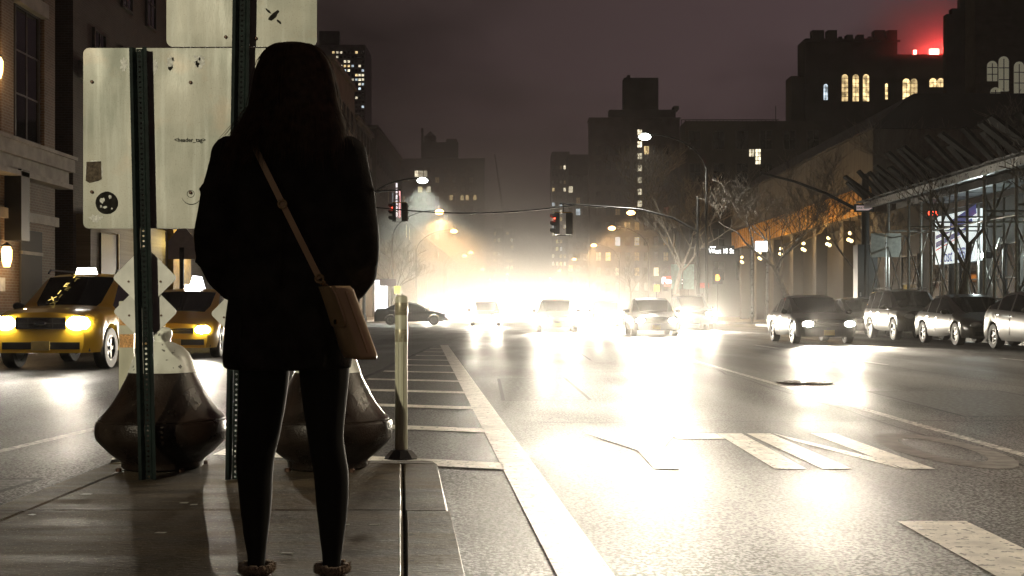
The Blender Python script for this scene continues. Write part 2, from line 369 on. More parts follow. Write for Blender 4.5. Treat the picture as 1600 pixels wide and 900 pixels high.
for x0_, y0_, x1_, y1_, sd in ((.2, 10.9, 6.8, 11.2, 1), (3.4, 6.0, 3.55, 30, 2), (-.2, 19.5, 3.6, 19.9, 3), (6.9, 12, 6.8, 34, 4)):
    rc = random.Random(sd); m = MB(); N_ = 30; pp = [(x0_+(x1_-x0_)*i/N_+rc.gauss(0, .025), y0_+(y1_-y0_)*i/N_+rc.gauss(0, .05)) for i in range(N_+1)]
    for (xa, ya), (xb, yb) in zip(pp, pp[1:]):
        d_ = Vector((xb-xa, yb-ya)).normalized(); wd_ = .012+.01*rc.random(); nx, ny = -d_.y*wd_, d_.x*wd_
        m.add([(xa-nx, ya-ny, .0008), (xb-nx, yb-ny, .0008), (xb+nx, yb+ny, .0008), (xa+nx, ya+ny, .0008)], [(0, 1, 2, 3)])
    tag(m.build('road_crack', M_TAR), kind='structure')
def manhole(x, y, r, label):
    t = thing('manhole_cover', label, 'manhole cover', (x, y, 0))
    MB().lathe([(r, .001), (r, .012), (r-.05, .012), (r-.055, .006)], 28).build('ring', M_IRON, t)
    m = MB().lathe([(r-.062, .001), (r-.062, .010)], 28); m.build('lid', M_IRON, t)
    m = MB()
    for i in range(-3, 4):
        for j in range(-3, 4):
            if i*i+j*j < 10: m.cbox((i*r*.23, j*r*.23, .013), (r*.12, r*.12, .006))
    m.build('stud_pattern', M_IRON, t)
manhole(4.15, 16.8, .39, 'round iron manhole cover in the road right of the letters')

# ------------------------------------------------------------------ sign posts and signs on the median
M_ALU = pm('weathered_aluminium', (.33, .325, .27), .55, .15, var=.22, scale=5, bump=.08, bscale=120, stretch=(1, 1, .35), rvar=.12)
n = M_ALU.node_tree; P_ = n.nodes['Principled BSDF']; src = P_.inputs['Base Color'].links[0].from_socket; tcn = next(x for x in n.nodes if x.type == 'TEX_COORD')
def layer(sc, stretch, lo, hi, col, amt, det=6):
    global src
    mp = n.nodes.new('ShaderNodeMapping'); mp.inputs['Scale'].default_value = stretch; n.links.new(tcn.outputs['Object'], mp.inputs[0])
    a = n.nodes.new('ShaderNodeTexNoise'); a.inputs['Scale'].default_value = sc; a.inputs['Detail'].default_value = det; n.links.new(mp.outputs[0], a.inputs['Vector'])
    r = n.nodes.new('ShaderNodeMapRange'); r.inputs[1].default_value = lo; r.inputs[2].default_value = hi; r.inputs[4].default_value = amt; n.links.new(a.outputs[0], r.inputs[0])
    x = n.nodes.new('ShaderNodeMixRGB'); x.inputs[2].default_value = (*col, 1); n.links.new(r.outputs[0], x.inputs[0]); n.links.new(src, x.inputs[1]); src = x.outputs[0]
layer(2.2, (1, 1, 1), .42, .62, (.17, .19, .15), .75)          # dull oxide bloom
layer(26, (1, 1, .05), .5, .75, (.46, .47, .42), .55)        # vertical run marks
layer(3.1, (1, 1, 1.3), .55, .70, (.42, .30, .20), .5)       # rusty tint
layer(160, (1, 1, 1), .6, .7, (.14, .12, .09), .6, 2)        # speckle
n.links.new(src, P_.inputs['Base Color'])
n = M_CONC.node_tree; P_ = n.nodes['Principled BSDF']; src = P_.inputs['Base Color'].links[0].from_socket; tcn = next(x for x in n.nodes if x.type == 'TEX_COORD')
layer(1.7, (1, 2.5, 1), .45, .62, (.018, .013, .008), .7)    # damp stains
layer(30, (1.6, 9, 1), .55, .68, (.13, .105, .065), .5)      # broom marks
layer(90, (1, 1, 1), .64, .70, (.22, .19, .13), .8, 2)       # exposed grit
n.links.new(src, P_.inputs['Base Color'])
layer(16, (1, 1, 1), .66, .71, (.012, .010, .007), .8, 3)    # gum and oil spots
n.links.new(src, P_.inputs['Base Color'])
for m_, lays in ((M_PAINT, ((22, (1, 1, 1), .57, .63, (.035, .031, .026), .9, 5), (3, (1, 1, 1), .5, .7, (.38, .36, .31), .8))),
                 (M_PAINTW, ((22, (1, 1, 1), .48, .56, (.035, .031, .026), .95, 5),))):
    n = m_.node_tree; P_ = n.nodes['Principled BSDF']; src = P_.inputs['Base Color'].links[0].from_socket; tcn = next(x for x in n.nodes if x.type == 'TEX_COORD')
    for l_ in lays: layer(*l_)
    n.links.new(src, P_.inputs['Base Color'])
M_ALU2 = pm('white_sign_back', (.46, .46, .42), .5, .1, var=.2, scale=7)
M_STICK = pm('black_sticker', (.014, .013, .011), .85, var=.5, scale=40, spec=.06)
M_PEEL = pm('peeled_glue', (.5, .5, .46), .7, var=.35, scale=60, bump=.4, bscale=200)
M_BOLT = pm('rusty_bolt', (.06, .03, .018), .5, .6)
def channel_post(label, base, top, height):
    # perforated U-channel post: web with real round holes, two flanges
    base = Vector(base); top = Vector(top)
    t = thing('sign_post', label, 'sign post', base)
    d = (top-base); L = d.length; q = d.to_track_quat('Z', 'X').to_matrix().to_4x4()
    # keep the channel facing the street
    m = MB(); step = .027; n = int(L/step); hw = .016; hr = .0062
    for i in range(n):
        z0 = i*step; zc = z0+step/2
        o = len(m.v)
        outer = [(-hw, z0), (0, z0), (hw, z0), (hw, zc), (hw, z0+step), (0, z0+step), (-hw, z0+step), (-hw, zc)]
        for k, (x, z) in enumerate(outer): m.v.append((x, .018, z))
        for k, (x, z) in enumerate(outer):
            a = math.atan2(z-zc, x); m.v.append((hr*math.cos(a), .018, zc+hr*math.sin(a)))
        for k in range(8): m.face((o+k, o+(k+1) % 8, o+8+(k+1) % 8, o+8+k))
    R3 = d.normalized()
    ax = Vector((0, 1, 0)).cross(R3).normalized(); ay = R3.cross(ax)
    mat = Matrix((ax, ay, R3)).transposed()
    def tr(mb):
        mb.v = [tuple(mat @ Vector(v)) for v in mb.v]; return mb
    tr(m).build('web', M_GREENPOST, t)
    for s in (-1, 1):
        f = MB(); f.prism([(s*.0165, .016), (s*.0195, .016), (s*.031, -.004), (s*.046, -.004), (s*.046, -.008), (s*.029, -.008), (s*.0165, .012)], 0, L, XY)
        tr(f).build('flange', M_GREENPOST, t)
    return t
pA0, pA1 = at(231, 752, 6.22), at(216, 74, 6.22); pA0.z = .15
channel_post('dark green perforated post carrying the wide sign and both diamond markers', pA0, pA1, 2.4)
pB0, pB1 = at(366, 752, 6.22), at(379, -90, 6.22); pB0.z = .15
channel_post('dark green perforated post beside the woman, taller than its neighbour', pB0, pB1, 3)

YS = 6.262
def sign_plate(name, label, px0, px1, py0, py1, r, Y, mat, bolts):
    a, b = at(px0, py1, Y), at(px1, py0, Y)
    t = thing(name, label, 'sign', ((a.x+b.x)/2, Y, a.z))
    W, H = b.x-a.x, b.z-a.z
    MB().prism(rrect(-W/2, W/2, 0, H, r), 0, .004, XZ).build('panel', mat, t)
    for bx, by in bolts:
        p = at(bx, by, Y); MB().lathe([(.009, 0), (.009, .006), (.005, .009)], 10).build('bolt', M_BOLT, t, (p.x-(a.x+b.x)/2, 0, p.z-a.z), (R(90), 0, 0))
    return t, (a.x+b.x)/2, a.z
big, bx, bz = sign_plate('street_sign', 'wide weathered sign seen from behind with peeled stickers and stencilled tag', 130, 440, 75, 357, .03, YS, M_ALU, [(144, 128), (298, 129), (144, 300), (298, 301)])
def on_big(px, py): p = at(px, py, YS); return (p.x-bx, -.0012, p.z-bz)
def blob(cx, cy, rx, ry, seed, n=18, jag=.3):
    rnd = random.Random(seed); out = []
    for k in range(n):
        a = 2*math.pi*k/n; r = 1-jag*rnd.random(); p = on_big(cx+rx*r*math.cos(a), cy-ry*r*math.sin(a)); out.append((p[0], p[2]))
    return out
def decal(poly, mat, name='sticker', y0=-.0012, y1=0):
    return MB().prism(poly, y0, y1-.0002, XZ).build(name, mat, big)
decal(blob(147, 268, 15, 19, 3, 14, .12), M_PEEL, 'sticker_residue', -.0008)
a_, b_ = on_big(134, 286), on_big(159, 252)
decal([(a_[0], a_[2]+.012), (a_[0]+.02, a_[2]), (b_[0]-.02, a_[2]+.01), (b_[0], a_[2]+.02), (b_[0]-.003, b_[2]), (a_[0]+.004, b_[2]-.003)], pm('brown_sticker', (.07, .055, .04), .85, var=.6, scale=50, spec=.08), 'sticker')
decal(blob(167, 317, 18, 18, 5, 26, .03), M_STICK, 'sticker')
for i, (cx_, cy_, rx, ry) in enumerate(((160, 314, 5, 6), (172, 308, 2.5, 4), (164, 324, 4, 3), (175, 326, 2, 2), (158, 322, 2, 3))):
    decal(blob(cx_, cy_, rx, ry, 30+i, 12, .5), M_PEEL, 'sticker_scratch', -.0022, -.0014)
decal(blob(150, 341, 14, 7, 9, 22, .6), M_PEEL, 'sticker_residue', -.0008)
for i, (cx_, cy_, rx, ry) in enumerate(((194, 102, 8, 14), (241, 103, 7, 15), (267, 97, 7, 13), (312, 95, 12, 14))):
    decal(blob(cx_, cy_, rx, ry, 50+i, 24, .55), M_PEEL, 'sticker_residue', -.0008)
for i, (cx_, cy_, rx, ry) in enumerate(((270, 92, 2.5, 4), (267, 106, 5, 5), (308, 100, 5, 8), (312, 92, 2, 4))):
    decal(blob(cx_, cy_, rx, ry, 70+i, 14, .7), M_STICK, 'ink_scrawl', -.0016, -.001)
p = on_big(297, 219); text('lettering', '<header_tag>', M_STICK, big, (p[0], -.0025, p[2]), (R(90), 0, 0), .031, .0006, xs=.95)
# round bolt ring with the drip-streaked arc under it
m = MB(); pc = on_big(298, 303)
for k in range(24):
    a0, a1 = 2*math.pi*k/24, 2*math.pi*(k+1)/24
    m.prism([(pc[0]+.02*math.cos(a0), pc[2]+.02*math.sin(a0)), (pc[0]+.02*math.cos(a1), pc[2]+.02*math.sin(a1)), (pc[0]+.0175*math.cos(a1), pc[2]+.0175*math.sin(a1)), (pc[0]+.0175*math.cos(a0), pc[2]+.0175*math.sin(a0))], -.0012, -.0002, XZ)
m.build('grime_ring', M_STICK, big)
m = MB(); pa = on_big(299, 304)
for k in range(16):
    a0, a1 = R(200+140*k/16), R(200+140*(k+1)/16); w0, w1 = .004*math.sin(math.pi*k/16)+.0006, .004*math.sin(math.pi*(k+1)/16)+.0006
    m.prism([(pa[0]+.052*math.cos(a0), pa[2]+.05*math.sin(a0)), (pa[0]+.052*math.cos(a1), pa[2]+.05*math.sin(a1)), (pa[0]+(.052+w1)*math.cos(a1), pa[2]+(.05+w1)*math.sin(a1)), (pa[0]+(.052+w0)*math.cos(a0), pa[2]+(.05+w0)*math.sin(a0))], -.0012, -.0002, XZ)
m.build('grime_arc', M_STICK, big)
top, tx, tz = sign_plate('street_sign', 'upper sign plate seen from behind with a black cross scrawl, above the woman', 260, 495, -200, 73, .035, YS+.006, M_ALU, [(353, 58), (400, 60)])
for i, (cx_, cy_, rx, ry, ro) in enumerate(((427, 25, 13, 4.5, 45), (419, 17, 7, 2, -45), (436, 34, 6, 2.4, -45))):
    q = []; rnd = random.Random(90+i)
    for k in range(14):
        a = 2*math.pi*k/14; r = 1-.35*rnd.random(); u, v = rx*r*math.cos(a), ry*r*math.sin(a); c_, s_ = math.cos(R(ro)), math.sin(R(ro))
        pt = at(cx_+u*c_-v*s_, cy_-(u*s_+v*c_), YS+.006); q.append((pt.x-tx, pt.z-tz))
    MB().prism(q, -.0012, -.0002, XZ).build('ink_scrawl', M_STICK, top)
def diamond(px, py, half, Y, label, part=True):
    c = at(px, py, Y); k = half/F*Y
    t = thing('diamond_marker', label, 'sign', c)
    pl = rrect(-k*.72, k*.72, -k*.72, k*.72, .02); c45 = math.cos(R(45))
    pl = [((u-v)*c45, (u+v)*c45) for u, v in pl]
    MB().prism(pl, 0, .004, XZ).build('panel', M_ALU2, t)
    for s in (-1, 1):
        MB().lathe([(.006, 0), (.006, .004)], 8).build('bolt', M_BOLT, t, (s*k*.5, 0, -.02), (R(90), 0, 0))
diamond(226, 434, 50, 6.262, 'upper of two stacked diamond markers on the left post')
diamond(227, 487, 50, 6.27, 'lower of two stacked diamond markers on the left post')
diamond(371, 490, 42, 6.262, 'diamond marker on the right post, half hidden behind the dark coat')

# ------------------------------------------------------------------ bell bollards and flexible posts
M_BELL = pm('bell_cast_iron', (.013, .0085, .006), .36, .2, var=.6, scale=7, bump=.3, bscale=110, rvar=.14, spec=.22)
M_BELLW = pm('bell_white_cap', (.52, .53, .47), .4, var=.15, scale=5)
def bollard(label, px):
    b = at(px, 735, 6.70); b.z = .15; t = thing('bell_bollard', label, 'bollard', b, group='bell bollards on the median'); t.scale = (1.04, 1.04, 1.04)
    prof = [(.20, 0), (.215, .012), (.215, .035), (.225, .05), (.27, .085), (.325, .14), (.345, .165), (.35, .19), (.35, .245), (.343, .262), (.333, .266), (.333, .274), (.325, .282), (.30, .305), (.265, .35), (.235, .40), (.21, .45), (.19, .49), (.178, .52)]
    MB().lathe(prof, 48).build('bell', M_BELL, t, smooth=40)
    MB().lathe([(.181, .521), (.172, .54), (.158, .585), (.138, .625), (.11, .655), (.07, .675), (.045, .685), (.043, .70), (.052, .72), (.05, .745), (.035, .76), (.01, .765)], 40).build('cap', M_BELLW, t, smooth=40)
    for a in range(0, 360, 90):
        MB().lathe([(.016, 0), (.016, .014), (.01, .02)], 6).build('anchor_bolt', M_BOLT, t, (.245*math.cos(R(a+40)), .245*math.sin(R(a+40)), 0))
bollard('white capped iron bell bollard behind the left sign post', 254)
bollard('white capped iron bell bollard seen between and behind the legs', 512)
n = M_BELLW.node_tree; P_ = n.nodes['Principled BSDF']; src = P_.inputs['Base Color'].links[0].from_socket; tcn = next(x for x in n.nodes if x.type == 'TEX_COORD')
layer(6, (1, 1, .3), .5, .7, (.22, .19, .13), .7); layer(30, (1, 1, 1), .64, .68, (.03, .025, .02), .9, 3)
n.links.new(src, P_.inputs['Base Color'])
n = M_BELL.node_tree; P_ = n.nodes['Principled BSDF']; src = P_.inputs['Base Color'].links[0].from_socket; tcn = next(x for x in n.nodes if x.type == 'TEX_COORD')
layer(5, (1, 1, .35), .52, .72, (.022, .011, .006), .8); layer(40, (1, 1, 1), .66, .70, (.05, .04, .03), .7, 3)
n.links.new(src, P_.inputs['Base Color'])
M_TUBE = pm('white_post_plastic', (.45, .44, .33), .45, var=.25, scale=10, stretch=(1, 1, .2))
M_BAND = pm('reflective_band', (.3, .27, .19), .3, .3, var=.25, scale=70)
M_BAND2 = pm('amber_reflective_band', (.5, .27, .1), .3, .3, var=.5, scale=90)
b = gp(627, 716, .15); t = thing('flexible_post', 'round white flexible post on black base at the island corner', 'post', b)
MB().prism([(.105*math.cos(R(45*k+22.5)), .105*math.sin(R(45*k+22.5))) for k in range(8)], 0, .006, XY).build('base_plate', M_BLACK, t)
MB().lathe([(.10, .006), (.095, .014), (.06, .05), (.043, .055)], 8).build('base', M_BLACK, t)
MB().lathe([(.037, .05), (.039, .06), (.038, .30), (.0375, .96), (.034, .972), (.02, .978)], 24).build('tube', M_TUBE, t, smooth=40)
for z in (.70, .86): MB().lathe([(.0385, z), (.0392, z+.002), (.0392, z+.073), (.0385, z+.075)], 24).build('band', M_BAND, t, smooth=40)
for s in (-1, 1): MB().cbox((s*.014, -.037, .42), (.004, .006, .66)).build('rib', M_TUBE, t)
b = gp(180, 700, 0); t = thing('flat_delineator', 'flat white delineator with amber bands beside the left bollard', 'post', (-2.62, 8.05, 0), R(4))
MB().lathe([(.11, 0), (.10, .03), (.05, .05)], 12).build('base', M_BLACK, t)
MB().prism(rrect(-.05, .05, .04, 1.10, .008), -.006, .006, XZ).build('blade', M_TUBE, t)
for z, mt in ((.98, M_BAND2), (.83, M_BAND2)): MB().prism(rrect(-.046, .046, z-.045, z+.045, .003), -.008, -.0062, XZ).build('band', mt, t)
for i in range(9):
    x, yy = random.uniform(-2.1, -1.25), random.uniform(4.05, 6.4)
    if i > 5: x, yy = random.uniform(-.9, -.3), random.uniform(4.1, 5)
    s = thing('paper_scrap', 'small pale scrap of litter lying on the wet concrete island', 'litter', (x, yy, .156), random.uniform(-.3, .3), 'litter scraps on the island')
    wl = random.uniform(.012, .028)
    MB().prism([(-wl, -.01), (wl*.8, -.012), (wl, .009), (-wl*.6, .012)], 0, .0015, XY).build('scrap', M_ALU2, s)

# ------------------------------------------------------------------ the woman
KW, YW = 535.0, 3.46
def wp(px, py, dy=0): return Vector(((px-800)/KW, YW+dy, CH-(py-HZ)/KW))
base = Vector(((457-800)/KW, YW, .155))
woman = thing('person', 'person from behind in black coat and leggings with crossbody bag, standing on the island', 'person', base)
def rel(v): return Vector(v)-base
def mw(n, col, **k): return pm(n, col, **k)
M_COAT = pm('black_wool_coat', (.022, .018, .015), .9, var=.5, scale=14, bump=.35, bscale=160, spec=.08)
M_HAIR = pm('dark_brown_hair', (.02, .011, .006), .8, var=.6, scale=60, spec=.1)
M_LEG = pm('black_leggings_and_skin', (.008, .007, .006), .8, var=.2, scale=20, spec=.15)
n = M_LEG.node_tree; P_ = n.nodes['Principled BSDF']; src = P_.inputs['Base Color'].links[0].from_socket
tcn = n.nodes.new('ShaderNodeTexCoord'); sp = n.nodes.new('ShaderNodeSeparateXYZ'); n.links.new(tcn.outputs['Object'], sp.inputs[0])
gt = n.nodes.new('ShaderNodeMath'); gt.operation = 'GREATER_THAN'; gt.inputs[1].default_value = 1.2; n.links.new(sp.outputs['Z'], gt.inputs[0])
mxn = n.nodes.new('ShaderNodeMixRGB'); mxn.inputs[2].default_value = (.42, .25, .18, 1); n.links.new(gt.outputs[0], mxn.inputs[0]); n.links.new(src, mxn.inputs[1]); n.links.new(mxn.outputs[0], P_.inputs['Base Color'])
def sm(pts):       # resample a polyline with Catmull-Rom
    out = []
    for i in range(len(pts)-1):
        p0, p1, p2, p3 = [pts[max(0, min(len(pts)-1, j))] for j in (i-1, i, i+1, i+2)]
        for s in range(5):
            t = s/5; out.append(tuple(.5*((2*b)+(c-a)*t+(2*a-5*b+4*c-d)*t*t+(3*b-a-3*c+d)*t**3) for a, b, c, d in zip(p0, p1, p2, p3)))
    out.append(tuple(pts[-1])); return out
def limb(mb, rows, n=16):   # rows: px left, px right, py, depth offset, depth scale
    rg = []
    for l, r, py, dy, ds in sm(rows):
        c = rel(wp((l+r)/2, py, dy)); hw = (r-l)/2/KW
        rg.append([Vector((c.x+hw*math.cos(2*math.pi*k/n), c.y+hw*ds*math.sin(2*math.pi*k/n), c.z)) for k in range(n)])
    mb.rings(rg)
def remesh(o, vox, it=3):
    r = o.modifiers.new('remesh', 'REMESH'); r.mode = 'VOXEL'; r.voxel_size = vox; r.use_smooth_shade = True
    s = o.modifiers.new('smooth', 'SMOOTH'); s.factor = .5; s.iterations = it
body = MB()
limb(body, [(372, 452, 540, 0, 1.1), (373, 452, 583, 0, 1.12), (371, 446, 630, .005, 1.12), (370, 437, 680, .0, 1.1), (368, 429, 712, .005, 1.12), (368, 424, 740, .02, 1.2), (371, 421, 789, .03, 1.2), (379, 417, 840, .015, 1.15), (386, 414, 875, .005, 1.15), (385, 415, 915, 0, 1.2)])
limb(body, [(465, 546, 540, 0, 1.1), (467, 546, 583, 0, 1.12), (472, 541, 630, .005, 1.12), (480, 537, 680, 0, 1.1), (484, 540, 712, .005, 1.12), (488, 543, 740, .02, 1.2), (491, 542, 789, .03, 1.2), (498, 537, 840, .015, 1.15), (503, 533, 875, .005, 1.15), (503, 534, 915, 0, 1.2)])
limb(body, [(380, 536, 560, 0, .6), (372, 545, 530, 0, .65), (385, 530, 460, 0, .62), (395, 520, 400, 0, .6), (380, 535, 300, 0, .55), (375, 540, 245, 0, .5), (420, 495, 215, .01, .8), (430, 485, 190, .015, 1.0), (430, 486, 160, .02, 1.0)])
for px, sgn in ((360, -1), (548, 1)):      # arms with elbows out and hands in the coat pockets
    a, e, h, f = rel(wp(px, 245)), rel(wp(px-sgn*0+sgn*20, 368, -.03)), rel(wp(px+sgn*2, 455, .08)), rel(wp(px-sgn*8, 478, .10))
    body.tube([a, a.lerp(e, .5), e, e.lerp(h, .5), h], [.048, .045, .04, .036, .026], 10)
    body.ell(h.lerp(f, .4), (.022, .03, .04), 10, 7)
    for q in range(4): body.tube([h.lerp(f, .6)+Vector((0, -.02+.014*q, 0)), f+Vector((0, -.02+.016*q, -.015)), f+Vector((-sgn*.01, -.015+.016*q, -.05))], [.009, .0085, .007], 6)
    body.tube([h, h+Vector((-sgn*.02, .04, -.03)), h+Vector((-sgn*.02, .05, -.06))], [.012, .01, .008], 6)
hc = rel(wp(458, 128, .03))
body.ell(hc, (.074, .092, .105), 16, 12); body.ell(hc+Vector((0, .03, -.05)), (.055, .06, .07), 12, 8)
body.tube([hc+Vector((0, .085, .01)), hc+Vector((0, .105, -.025)), hc+Vector((0, .09, -.035))], [.009, .013, .008], 6)
for s in (-1, 1): body.ell(hc+Vector((s*.076, 0, -.01)), (.01, .018, .03), 8, 6)
bo = body.build('body', M_LEG, woman); remesh(bo, .009, 3)
for s in (-1, 1): MB().ell(hc+Vector((s*.03, .088, .008)), (.012, .008, .007), 10, 6).build('eye', pm('eye', (.3, .25, .22), .2), woman)
MB().ell(hc+Vector((0, .092, -.06)), (.022, .006, .008), 10, 6).build('mouth', pm('lips', (.3, .1, .09), .4), woman)
coat = MB()
limb(coat, [(349, 549, 577, .0, .66), (348, 551, 556, 0, .66), (351, 555, 510, 0, .64), (356, 556, 470, 0, .62), (363, 551, 420, 0, .6), (362, 549, 360, 0, .58), (354, 554, 300, 0, .56), (347, 560, 258, 0, .53), (345, 562, 238, .0, .5), (358, 550, 220, .005, .5), (384, 526, 208, .01, .58), (408, 506, 198, .015, .75), (413, 502, 176, .02, .8)], 28)
for outer, sgn in (((330, 315, 307, 309, 318, 340), -1), ((573, 588, 595, 594, 588, 566), 1)):
    ys = (245, 310, 370, 400, 428, 454); rs = (.060, .058, .057, .056, .054, .046); dys = (0, -.015, -.035, -.02, .02, .06)
    pts = [rel(wp(o_-sgn*r_*KW, y_, d_)) for o_, y_, r_, d_ in zip(outer, ys, rs, dys)]
    coat.tube(pts, rs, 14); coat.ell(pts[0]+Vector((0, 0, .0)), (.064, .066, .064), 12, 8)
    for y_, o2 in ((300, .004), (345, .006), (395, .008), (415, .006)):   # sleeve creases
        c = rel(wp(outer[1]-sgn*26 - sgn*(y_-300)*-.05, y_, -.02)); coat.tube([c+Vector((-.05, -.02, .01)), c+Vector((0, -.048, -.008)), c+Vector((.05, -.015, .006))], [.006, .011, .006], 6)
for px in (392, 430, 470, 505):             # hanging back folds
    coat.tube([rel(wp(px, 470, -.112)), rel(wp(px+4, 530, -.118)), rel(wp(px+3, 572, -.12))], [.006, .014, .016], 8)
co = coat.build('coat', M_COAT, woman); remesh(co, .0105, 4)
MB().tube([rel(wp(449, 250, -.1025)), rel(wp(450, 340, -.112)), rel(wp(449, 450, -.117)), rel(wp(449, 560, -.1215))], .0035, 6).build('back_seam', M_COAT, co)
MB().rings([[Vector((rel(wp(457, y_, .015)).x+a_*math.cos(2*math.pi*k/20), rel(wp(457, y_, .015)).y+a_*.8*math.sin(2*math.pi*k/20), rel(wp(457, y_)).z)) for k in range(20)] for y_, a_ in ((214, .10), (200, .098), (186, .09), (184, .083))]).build('collar', M_COAT, co, smooth=60)
# hair: a smooth cap plus many strands that end raggedly on the shoulders
hair = MB()
rowsH = [(438, 478, 67), (424, 493, 75), (410, 507, 92), (402, 515, 115), (397, 520, 140), (395, 524, 165), (394, 525, 190), (399, 521, 205), (412, 508, 222)]
rg = []
for l, r, py, in sm(rowsH):
    c = rel(wp((l+r)/2, py, .0)); hw = (r-l)/2/KW*.93; f = min(1, (py-60)/70)
    rg.append([Vector((c.x+hw*math.cos(2*math.pi*k/24), c.y+.012+hw*.95*math.sin(2*math.pi*k/24)*(1 if math.sin(2*math.pi*k/24) < 0 else (.9 if py < 112 else .25)), c.z)) for k in range(24)])
hair.rings(rg); hobj = hair.build('hair', M_HAIR, woman, smooth=80)
rowsT = rowsH[:6]+[(392, 528, 190), (388, 530, 212), (386, 530, 240), (386, 528, 290)]
st = MB(); rnd = random.Random(4)
for i in range(4800):
    u = rnd.random()*math.pi*1.16 - math.pi*.08; c, s = math.cos(u+math.pi), math.sin(u+math.pi)   # back half
    lock = math.sin(u*17)*.5+math.sin(u*41+1)*.3
    end = 236+lock*9+rnd.gauss(0, 17)+(10 if c < -.5 else 0); pts = []
    j = rnd.gauss(0, .005); wob = rnd.uniform(0, 6.28); fly = rnd.gauss(.004, .016) if rnd.random() < .16 else 0
    for py in (70, 76, 84, 96, 112, 130, 150, 170, 188, 204, 218, 230, end):
        py = min(py, end)
        q = next((q for q in range(len(rowsT)-1) if rowsT[q+1][2] >= py), len(rowsT)-2); f = max(0, min(1.3, (py-rowsT[q][2])/(rowsT[q+1][2]-rowsT[q][2])))
        l = rowsT[q][0]+(rowsT[q+1][0]-rowsT[q][0])*f; r = rowsT[q][1]+(rowsT[q+1][1]-rowsT[q][1])*f
        flare = max(0, (py-165)/95); hw = (r-l)/2/KW*(1+.02)+j*(.4+flare)+flare*abs(c)*(.045 if c < 0 else .012)+fly*min(1, flare+.25)
        cc = rel(wp((l+r)/2, py)); wv = .007*math.sin(py*.045+lock*3+wob*.3)*flare
        pts.append((cc.x+hw*c+wv, cc.y+.012+(hw*.95+.003)*s-flare*.045, cc.z))
    st.tube(pts, [.0007]+[.0009]*7+[.0008, .0007, .0006, .0004, .0001], 3, cap=False)
so = st.build('strands', pm('hair_strands', (.07, .04, .022), .55, var=.6, scale=40, spec=.12), hobj); so['kind'] = 'stuff'
# boots with fur cuffs
M_BOOT = pm('brown_leather', (.09, .05, .03), .5, var=.4, scale=20, bump=.2)
M_FUR = pm('fur_trim', (.30, .22, .15), .9, var=.5, scale=120, bump=.8, bscale=300)
for cx_, sgn in ((401, -1), (519, 1)):
    b_ = rel(wp(cx_, 885)); b_.z = 0; x, yv = b_.x, b_.y
    m = MB()
    m.rings([[Vector((x+a*math.cos(2*math.pi*k/18)+sgn*.0, yv+oy+d*math.sin(2*math.pi*k/18), z)) for k in range(18)] for a, d, oy, z in ((.04, .118, .055, 0), (.043, .124, .055, .02), (.042, .12, .055, .04), (.041, .10, .04, .065), (.04, .065, .012, .095), (.04, .05, .0, .115), (.041, .05, 0, .14))])
    bt = m.build('boot', M_BOOT, woman, smooth=60)
    MB().rings([[Vector((x+(a)*math.cos(2*math.pi*k/18), yv+.055+d*math.sin(2*math.pi*k/18), z)) for k in range(18)] for a, d, z in ((.044, .126, -.004), (.046, .128, .006), (.045, .126, .018))]).build('sole', M_TYRE, bt)
    fu = MB(); rf = random.Random(cx_)
    for k in range(26):
        a = 2*math.pi*k/26; fu.ell((x+.041*math.cos(a), yv+.05*math.sin(a), .138+rf.uniform(-.004, .004)), (.0125, .0125, .014), 7, 5)
    for k in range(420):
        a = rf.uniform(0, 6.283); p0 = Vector((x+.047*math.cos(a), yv+.056*math.sin(a), .138+rf.uniform(-.012, .012)))
        fu.tube([p0, p0+Vector((.009*math.cos(a), .009*math.sin(a), rf.uniform(-.007, .005)))], [.0008, .0002], 3, cap=False)
    fu.build('fur_cuff', M_FUR, bt)
    for z in (.10, .115): MB().tube([(x+.035, yv+.01, z), (x+.052, yv-.005, z-.01), (x+.058, yv-.02, z-.035)], .002, 5).build('lace', M_FUR, bt)
# crossbody bag (rests on her, its own thing)
M_TAN = pm('tan_leather', (.6, .41, .22), .38, var=.15, scale=8, bump=.1, bscale=120)
M_GOLD = pm('gold_metal', (.6, .45, .22), .25, 1)
bagp = wp(572, 558, -.12); bag = thing('handbag', 'tan leather crossbody bag hanging from a long strap at the right hip', 'bag', bagp)
ca = math.cos(R(62)); sa = math.sin(R(62))
def bagpt(u, v, d):      # u across the bag, v up, d thickness; the bag hangs turned and tilted
    x = u*ca + d*sa; yv = -u*sa + d*ca; tl = v*-.36
    return (x + tl, yv, v)
mb = MB(); pl = rrect(-.072, .072, 0, .205, .012)
fr = []
for d, k in ((-.028, .94), (-.022, 1), (.022, 1), (.028, .94)): fr.append([Vector(bagpt(u*k, .1+(v-.1)*k, d)) for u, v in pl])
mb.rings(fr); mb.build('pouch', M_TAN, bag, smooth=50)
fl = MB(); fl.rings([[Vector(bagpt(u, v, d)) for u, v in rrect(-.071, .071, .09, .204, .03)] for d in (-.0285, -.033)]); fl.build('flap', M_TAN, bag, smooth=50)
MB().tube([bagpt(.073, .02, 0), bagpt(.074, .1, 0), bagpt(.073, .19, 0)], .0035, 6).build('piping', M_TAN, bag)
MB().lathe([(.008, 0), (.008, .004)], 12).build('clasp', M_GOLD, bag, bagpt(0, .105, -.034), (R(90), 0, R(-52)))
s0 = wp(412, 240, -.118); s1 = wp(455, 325, -.131); s2 = wp(511, 437, -.135)
def strap_pts(a, b, n=8, sag=.0): return [a.lerp(b, i/n) for i in range(n+1)]
